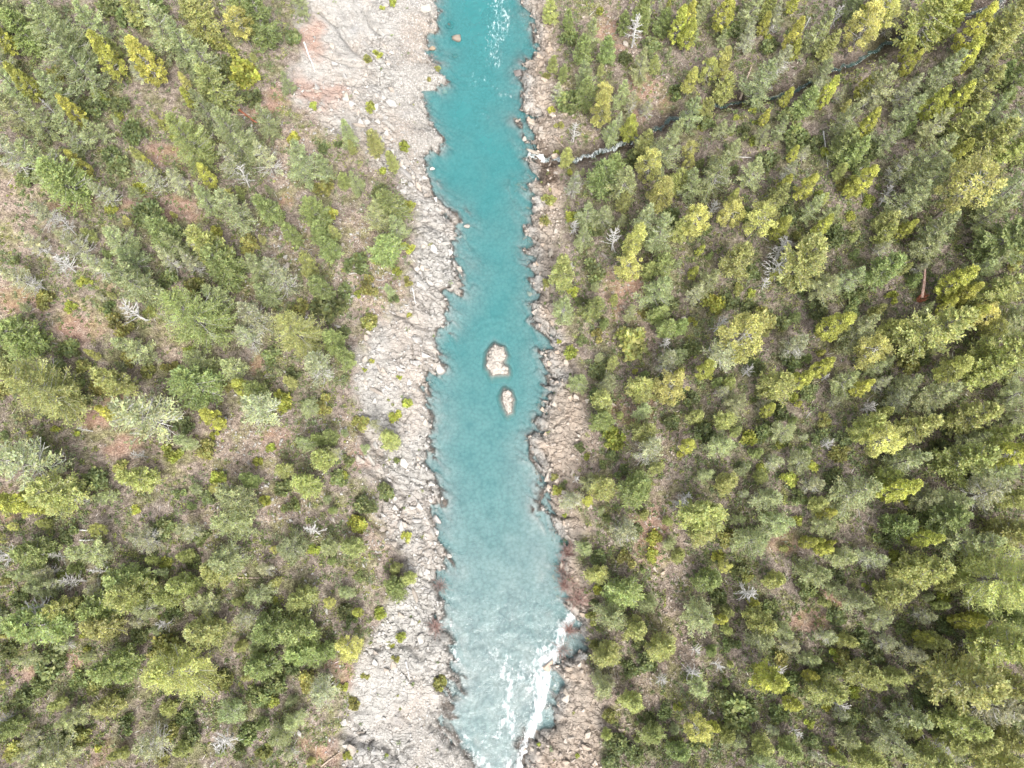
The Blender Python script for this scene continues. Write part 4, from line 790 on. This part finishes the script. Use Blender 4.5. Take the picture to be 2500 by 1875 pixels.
NAME = {'F': 'grey_fir_tree', 'G': 'green_fir_tree', 'L': 'green_fir_tree', 'W': 'half_bare_fir_tree', 'Y': 'cedar_tree', 'P': 'pine_tree', 'D': 'dead_tree', 'K': 'dead_tree', 'S': 'shrub', 'O': 'shrub', 'B': 'shrub'}
LOOK = {'F': 'grey-green fir', 'G': 'deep green fir', 'L': 'light green fir', 'W': 'pale half-bare fir', 'Y': 'yellow-green cone-shaped conifer', 'P': 'yellowish clumped pine', 'D': 'white dead tree',
        'K': 'grey dead tree', 'S': 'dark green shrub', 'O': 'olive shrub', 'B': 'bright yellow-green shrub'}
CATG = {'grey_fir_tree': 'tree', 'green_fir_tree': 'tree', 'half_bare_fir_tree': 'tree', 'cedar_tree': 'tree', 'pine_tree': 'tree', 'dead_tree': 'dead tree', 'shrub': 'shrub'}
GROUP = {'grey_fir_tree': 'grey-green firs on the canyon slopes', 'green_fir_tree': 'green firs on the canyon slopes', 'half_bare_fir_tree': 'pale half-bare firs on the canyon slopes', 'cedar_tree': 'yellow-green conifers on the canyon slopes', 'pine_tree': 'yellowish pines on the canyon slopes', 'dead_tree': 'bleached dead trees', 'shrub': 'shrubs on the slopes and banks'}
SC = 834 / 2212.0
plants = []
for (ox, oy), txt in TILES.items():
    for tok in txt.split():
        k = tok[0]; a, b, w = (float(v) for v in tok[1:].split(','))
        plants.append((k, ox + a * SC, oy + b * SC, w * SC))

LEVELS = [(-999, 'near the top rapid'), (150, 'above the creek mouth'), (300, 'level with the creek mouth'), (450, 'level with the bedrock point'), (640, 'above the larger island'),
          (800, 'level with the larger island'), (930, 'level with the smaller island'), (1060, 'below the islands'), (1230, 'level with the riverside willows'), (1440, 'level with the right cove'), (1640, 'level with the lower rapids')]
def level(py):
    return [n for y, n in LEVELS if py >= y][-1]
THINGS = []     # (object, size word, look, side, px, py)
def tree_copy(k, x, y, z, w, h, px, py):
    fn = 'bigfir' if (k in 'FGL' and w > 6.6) else FAMOF[k]; fam = FAM[fn]; parts = fam[int(rng.integers(len(fam)))]
    root = bpy.data.objects.new(NAME[k], None); COL.objects.link(root); root.empty_display_size = .5
    ht = 8.0 if fn in ('snag', 'greysnag') else (16.0 if fn == 'bigfir' else 10.0)
    sw = w / FAMW[fn]
    root.location = (x, y, z); root.scale = (sw, sw, h / ht); root.rotation_euler = (rng.normal(0, .035), rng.normal(0, .035), rng.uniform(0, 6.283))
    for nm, me in parts.items():
        o = link(nm, me, root)
        if nm.endswith('branches'): o['kind'] = 'stuff'
        if nm == 'crown':
            c = np.array(COLS[k]) * rng.uniform(.84, 1.16) * rng.uniform(.965, 1.035, 3); o.color = (*c, 1)
    root['category'] = CATG[NAME[k]]; root['group'] = GROUP[NAME[k]]
    return root
def bush_copy(k, x, y, z, w):
    o = bpy.data.objects.new('shrub', BUSH[int(rng.integers(len(BUSH)))]); COL.objects.link(o)
    c = np.array(COLS[k]) * rng.uniform(.82, 1.18) * rng.uniform(.96, 1.04, 3); o.color = (*c, 1)
    o.location = (x, y, z); s = w * 1.08; o.scale = (s * rng.uniform(.9, 1.12), s * rng.uniform(.9, 1.12), s * rng.uniform(.8, 1.15)); o.rotation_euler = (0, 0, rng.uniform(0, 6.283))
    o['category'] = 'shrub'; o['group'] = GROUP['shrub']
    return o
SEEN = [[(1290,378),(1330,377),(1405,380),(1440,372),(1500,350),(1535,342)],[(1615,300),(1645,285)],[(1745,250),(1835,235)],[(1905,222),(1985,195)],[(2045,155),(2140,115)]]
def clear_creek(p):
    k, x, y, w = p
    if abs(x - 1383) < 6 and abs(y - 377) < 6: return p
    for sgm in SEEN:
        g = np.array(sgm, float); d = seg_dist(np.array([x]), np.array([y]), g)[0]; need = .5 * w + 11
        if d < need:
            if k in 'SO': return None
            tt_ = np.linspace(0, 1, 60); q = np.stack([np.interp(tt_, np.linspace(0, 1, len(g)), g[:, 0]), np.interp(tt_, np.linspace(0, 1, len(g)), g[:, 1])], 1)
            n_ = q[np.argmin(np.hypot(q[:, 0] - x, q[:, 1] - y))]; v_ = np.array([x, y]) - n_; v_ = v_ / (np.hypot(*v_) + 1e-6)
            x, y = n_ + v_ * need
    return (k, x, y, w)
plants = [q for q in map(clear_creek, plants) if q]
PK = [p[0] for p in plants]; PX = np.array([p[1] for p in plants]); PY = np.array([p[2] for p in plants]); PW = np.array([p[3] for p in plants])
_, _, _, tt = cast(PX, PY)
wm = PW * tt / F
isb = np.array([k in 'SOB' for k in PK])
hh = np.array([0.8 * w if k in 'SOB' else min(RATIO[k] * w + 1.0, 17) for k, w in zip(PK, wm)])
bx_, by_, _, tt = cast(PX, PY, hh * np.where(isb, .35, .42))
wm = PW * tt / F
bz_ = ground_z(bx_, by_)
occupied = []
nshrub = 0
for i, k in enumerate(PK):
    if isb[i]:
        o = bush_copy(k, bx_[i], by_[i], bz_[i] - .03, wm[i] * 1.2); nshrub += 1
    else:
        o = tree_copy(k, bx_[i], by_[i], bz_[i] - .12, wm[i] * (1.3 if k in 'DK' else 1.2), hh[i] * rng.uniform(.92, 1.12), PX[i], PY[i])
    THINGS.append((o, k, wm[i], PX[i], PY[i]))
    occupied.append((bx_[i], by_[i], wm[i] * .5))

# ------------------------------------------------------------------ young trees and shrubs between them
occ = np.array(occupied)
extra = 0; tries = 0
while extra < 190 and tries < 14000:
    tries += 1
    sx, sy = rng.uniform(10, 2490), rng.uniform(10, 1865)
    lo = np.interp(sy, LOUT[:, 1], LOUT[:, 0]) - 45; ro = np.interp(sy, ROUT[:, 1], ROUT[:, 0]) + 45
    if lo < sx < ro: continue
    if blobs(np.array([sx]), np.array([sy]), BARE, 57)[0] > .3: continue
    x, y, z, t = (float(v[0]) for v in cast(sx, sy))
    if seg_dist(np.array([x]), np.array([y]), CREEK)[0] < 3.2: continue
    d = np.hypot(occ[:, 0] - x, occ[:, 1] - y) - occ[:, 2]
    if d.min() < .45: continue
    if sx < 1200 and rng.random() < .3: continue
    z = float(ground_z(x, y)[0])
    left = sx < 1200
    k = rng.choice(list('FLGLYPWFG')); w = rng.uniform(1.0, 2.1)
    o = tree_copy(k, x, y, z - .1, w, w * RATIO[k] * rng.uniform(.9, 1.2), sx, sy)
    THINGS.append((o, k, w, sx, sy)); occ = np.vstack([occ, (x, y, w * .5)]); extra += 1

# willows with reddish twigs at the water's edge
WILLOWS = [(1387,1348,70,'reddish-brown twiggy willow on the right water edge, uppermost of its row'),(1376,1386,75,'reddish-brown twiggy willow on the right water edge, second of its row'),
 (1380,1427,75,'reddish-brown twiggy willow on the right water edge, third of its row'),(1410,1461,85,'wide grey-pink twiggy willow at the lower end of the right bank row'),
 (1387,1537,60,'brown twiggy willow standing in the rapids of the right cove'),(1372,1586,66,'brown twiggy willow standing in white water below the cove'),
 (1074,1431,60,'reddish twiggy willow on the left water edge above the dark ledge'),(1065,1529,60,'pinkish twiggy willow on the left water edge beside the dark ledge'),
 (1050,138,45,'small reddish twiggy bush at the top left water edge'),(1105,590,1,None)]
for px, py, w, lab in WILLOWS:
    if not lab: continue
    x, y, _ = at_height(px, py, .4); s = w * 118 / F * .55
    z = max(float(ground_z(x, y)[0]), -.3)
    o = link('willow_bush', WIL[int(rng.integers(3))], label=lab, category='shrub', group='twiggy willows at the water')
    o.location = (x, y, z - .02); o.scale = (s, s, s * .8); o.rotation_euler = (0, 0, rng.uniform(0, 6))

# fallen logs and the broken red trunk (photograph pixels of both ends)
LOGS = [((553,281),(610,284),.2,M_TAN,'tan fallen log on the upper left slope, upper of the crossing pair'),((583,270),(626,302),.2,M_RED,'reddish fallen log on the upper left slope, steeper of the crossing pair'),
 ((742,105),(768,172),.16,M_WHITE,'white leaning pole beside the upper left red soil'),((170,1297),(226,1297),.16,M_WHITE,'longer white log lying level on the left slope'),
 ((196,1319),(232,1319),.12,M_WHITE,'shorter white log lying level on the left slope'),((583,1411),(690,1412),.1,M_TAN,'thin brown pole lying level on the lower left slope'),
 ((1352,330),(1380,360),.1,M_TAN,'thin pale pole on the right bank just above the creek'),((1795,383),(1834,387),.12,M_WHITE,'thin white log lying crosswise below the creek on right slope'),
 ((1810,235),(1832,165),.2,M_TAN,'tall brown broken trunk standing beside the upper creek'),((2224,1720),(2262,1820),.13,M_GREY,'long thin grey leaning pole on the lower right slope'),
 ((990,1615),(998,1660),.14,M_WHITE,'white pole lying on pale rock beside the lower left bank'),((1007,703),(1018,746),.13,M_WHITE,'white pole lying on the bedrock point of the left bank'),
 ((2010,320),(2018,415),.12,M_WHITE,'slender white pole standing on the right slope below the creek'),((1940,108),(1978,38),.12,M_WHITE,'slender white pole on the upper right slope above the creek'),
 ((1885,75),(1905,30),.13,M_WHITE,'short white pole near the top of the right slope'),((510,1545),(545,1535),.1,M_TAN,'short tan pole among dark firs on the lower left slope'),
 ((1370,465),(1392,435),.11,M_TAN,'thin tan pole on the right bank just below the creek'),((784,1870),(830,1835),.13,M_TAN,'dark tan pole over red soil at the bottom left')]
for a, b, rad, m, lab in LOGS:
    x0, y0, z0, _ = cast(a[0], a[1]); x1, y1, z1, _ = cast(b[0], b[1])
    r_ = np.random.default_rng(int(a[0]))
    p = np.linspace(0, 1, 7)[:, None]; pts = np.array([x0[0], y0[0], 0]) * (1 - p) + np.array([x1[0], y1[0], 0]) * p
    gz_ = ground_z(pts[:, 0], pts[:, 1]); lin = np.polyval(np.polyfit(p[:, 0], gz_, 1), p[:, 0]); lin += max(0, float((gz_ - lin).max()) * .6) + rad * .7
    pts[:, 2] = lin; pts[:, :2] += np.cumsum(r_.normal(0, .03, (7, 2)), 0)
    P = [pts]; Q = [np.linspace(rad, rad * .45, 7)]
    o0 = pts[0].copy()
    root = link('fallen_log', None, label=lab, category='log', group='fallen and broken trunks'); root.location = o0
    link('trunk', tube_mesh('log_trunk', [pts - o0], [np.linspace(rad, rad * .45, 7)], m, 7), root)
    bp, bq = [], []
    for _ in range(5):
        c = pts[int(r_.integers(1, 6))] - o0; dd = nrm(r_.normal(0, 1, 3) + UP * .9); l = r_.uniform(.3, .9)
        bp.append(np.stack([c, c + dd * l * .5, c + dd * l])); bq.append(np.array([.05, .035, .012]))
    link('branch_stubs', tube_mesh('log_stubs', bp, bq, m, 3), root, kind='stuff')

# broken red trunk: splintered stump with a pale snapped log
x0, y0, z0, _ = (float(v[0]) for v in cast(2246, 731)); z0 = float(ground_z(x0, y0)[0])
root = link('broken_trunk', None, label='broken trunk with splintered red stump and pale snapped log on right slope', category='dead tree'); root.location = (x0, y0, z0 - .1)
root.rotation_euler = (0, 0, 0)
r_ = np.random.default_rng(5); sp_p, sp_q = [], []
for i in range(26):
    a = r_.uniform(0, 6.28); l = r_.uniform(.5, 1.5); c = np.array([math.cos(a) * .28, math.sin(a) * .28, .2])
    sp_p.append(np.stack([c, c * (1.3, 1.3, 1) + UP * l * .5, c * (2.0, 2.0, 1) + UP * l])); sp_q.append(np.array([.12, .08, .015]))
link('stump', tube_mesh('stump', [np.array([[0, 0, -.3], [0, 0, .3], [.02, 0, .8]])], [np.array([.5, .42, .36])], M_RED, 9), root)
link('splinters', tube_mesh('splinters', sp_p, sp_q, M_RED, 4), root, kind='stuff')
link('snapped_log', tube_mesh('snapped_log', [np.array([[0, .1, .7], [-.05, 1.2, 1.5], [-.12, 2.4, 2.2], [-.2, 3.4, 2.7]])], [np.array([.22, .2, .17, .11])], wood_material('pinkish_log', (.34, .2, .16), (.5, .36, .31)), 9), root)

# ------------------------------------------------------------------ labels that single out each plant
ORD = ['', 'first', 'second', 'third', 'fourth', 'fifth', 'sixth', 'seventh', 'eighth', 'ninth', 'tenth', 'eleventh', 'twelfth', 'thirteenth', 'fourteenth', 'fifteenth', 'sixteenth', 'seventeenth', 'eighteenth', 'nineteenth', 'twentieth']
buckets = {}
for o, k, w, px, py in THINGS:
    side = 'left' if px < 1200 else 'right'
    if k in 'SOB': size = 'small' if w < 1.7 else 'broad'
    elif k in 'DK': size = 'small' if w < 2.4 else 'large'
    else: size = 'small' if w < 2.7 else ('mid-sized' if w < 4.2 else 'large')
    bank = np.interp(py, LOUT[:, 1], LOUT[:, 0]) if side == 'left' else np.interp(py, ROUT[:, 1], ROUT[:, 0])
    dist = (bank - px) if side == 'left' else (px - bank)
    on = f'{side} bank' if dist < 10 else f'{side} slope'
    buckets.setdefault((size, LOOK[k], on, level(py)), []).append((dist, o))
for (size, look, on, lev), lst in buckets.items():
    lst.sort(key=lambda t: t[0])
    for j, (_, o) in enumerate(lst):
        tail = ''
        if len(lst) > 1: tail = ', nearest the river' if j == 0 else (f', {ORD[min(j + 1, 20)]} from the river')
        o['label'] = f'{size} {look} on {on} {lev}{tail}'.replace('level with the ', 'level with ') if len(lst) > 1 else f'{size} {look} on the {on} {lev}'

# ------------------------------------------------------------------ low brush: uncountable cover between the trees
nb_ = 62000
sx = rng.uniform(-230, 2730, nb_); sy = rng.uniform(-170, 2040, nb_)
lo = np.interp(sy, LOUT[:, 1], LOUT[:, 0]); ro = np.interp(sy, ROUT[:, 1], ROUT[:, 0])
bare_ = blobs(sx, sy, BARE, 57); red_ = blobs(sx, sy, RED, 51)
out = np.maximum(lo - sx, sx - ro)
dens = np.where(out > 0, .30 + .6 * sstep(0, 60, out), .03) * (1 - .62 * np.maximum(bare_, red_)) * (.35 + .95 * sstep(.35, .62, fbm(sx, sy, 120, 501)))
dens = np.where(sx > 1250, dens * 1.4, dens)
kp = rng.random(nb_) < dens
sx, sy, out = sx[kp], sy[kp], out[kp]
x, y, z, _ = cast(sx, sy); z = ground_z(x, y)
cdist = seg_dist(x, y, CREEK); dd_, _ = bank_dist(x, y); ok = (cdist > 1.5) & (dd_ > .8); bare_ = bare_[kp]; x, y, z, sx, out, bare_ = x[ok], y[ok], z[ok], sx[ok], out[ok], bare_[ok]
n = len(x); per = 17
size = rng.uniform(.25, .85, n) * (1 - .45 * bare_) * np.where(out > 0, 1, .55)
pal = np.array([(.105, .132, .056), (.145, .158, .062), (.178, .182, .072), (.138, .162, .095), (.165, .140, .112), (.205, .178, .148), (.120, .145, .070), (.185, .205, .062)])
pi = rng.choice(len(pal), n, p=[.20, .17, .10, .16, .11, .08, .14, .04])
cc = pal[pi] * rng.uniform(.8, 1.2, (n, 1))
off = nrm(rng.normal(size=(n * per, 3))); off[:, 2] = np.abs(off[:, 2]) * .7
off *= np.repeat(size, per)[:, None] * rng.uniform(.25, 1, (n * per, 1))
C = np.repeat(np.stack([x, y, z], 1), per, 0) + off
tw = np.repeat((pi == 4) | (pi == 5), per)
D = nrm(off + rng.normal(0, .25, off.shape) + UP * .15)
v = leaf_quads(C, D, np.where(tw, .42, .30) * rng.uniform(.6, 1.3, n * per), np.where(tw, .045, .18) * rng.uniform(.7, 1.3, n * per), rng)
tint = np.repeat(cc, per, 0) * rng.uniform(.72, 1.28, (n * per, 1))
me = leaf_mesh('low_brush', v, tint, [M_BRUSH])
link('low_brush', me, kind='stuff', label='low green and brown brush covering the forest floor')

# fallen twigs and sticks on the forest floor
nt_ = 9000
sx = rng.uniform(-60, 2560, nt_); sy = rng.uniform(-60, 1935, nt_)
lo = np.interp(sy, LOUT[:, 1], LOUT[:, 0]); ro = np.interp(sy, ROUT[:, 1], ROUT[:, 0]); kp = (sx < lo + 30) | (sx > ro - 15)
x, y, z, _ = cast(sx[kp], sy[kp]); z = ground_z(x, y); n = len(x)
az = rng.uniform(0, 6.283, n); D = nrm(np.stack([np.cos(az), np.sin(az), rng.normal(0, .25, n)], 1))
v = leaf_quads(np.stack([x, y, z + .12], 1), D, .4 + 1.4 * rng.random(n) ** 3, rng.uniform(.04, .1, n), rng)
tint = np.array([(.34, .32, .30)]) * rng.uniform(.45, 1.25, (n, 1)) * rng.uniform(.93, 1.07, (n, 3))
link('fallen_twigs', leaf_mesh('fallen_twigs', v, tint, [M_BRUSH]), kind='stuff', label='grey fallen twigs and sticks littering the forest floor')

# woodland that goes on beyond the frame
sx = []; sy = []
while len(sx) < 120:
    a, b = rng.uniform(-330, 2830), rng.uniform(-300, 2150)
    if -25 < a < 2525 and -40 < b < 1930: continue
    if 640 < a < 1560: continue
    sx.append(a); sy.append(b)
x, y, z, _ = cast(np.array(sx), np.array(sy)); z = ground_z(x, y)
V, T = [], []
for i in range(len(x)):
    p = FAM['fir'][i % 6]['crown']; nv = len(p.vertices); vv = np.empty(nv * 3, np.float32); p.vertices.foreach_get('co', vv); vv = vv.reshape(-1, 4, 3)
    pick = rng.random(len(vv)) < .12; vv = vv[pick]; mid = vv.mean(1, keepdims=True); vv = mid + (vv - mid) * 2.4
    s = rng.uniform(.6, 1.2); a = rng.uniform(0, 6.28); c_, s_ = math.cos(a), math.sin(a)
    q = vv.reshape(-1, 3) @ np.array([[c_, s_, 0], [-s_, c_, 0], [0, 0, 1]]) * s + (x[i], y[i], z[i])
    V.append(q); k = rng.choice(list('FGLY')); T.append(np.tile(np.array(COLS[k]) * rng.uniform(.85, 1.15), (len(vv), 1)) * rng.uniform(.8, 1.2, (len(vv), 1)))
me = leaf_mesh('far_woodland', np.concatenate(V), np.concatenate(T), [M_BRUSH])
link('far_woodland', me, kind='stuff', label='fir woodland going on beyond the picture edges')
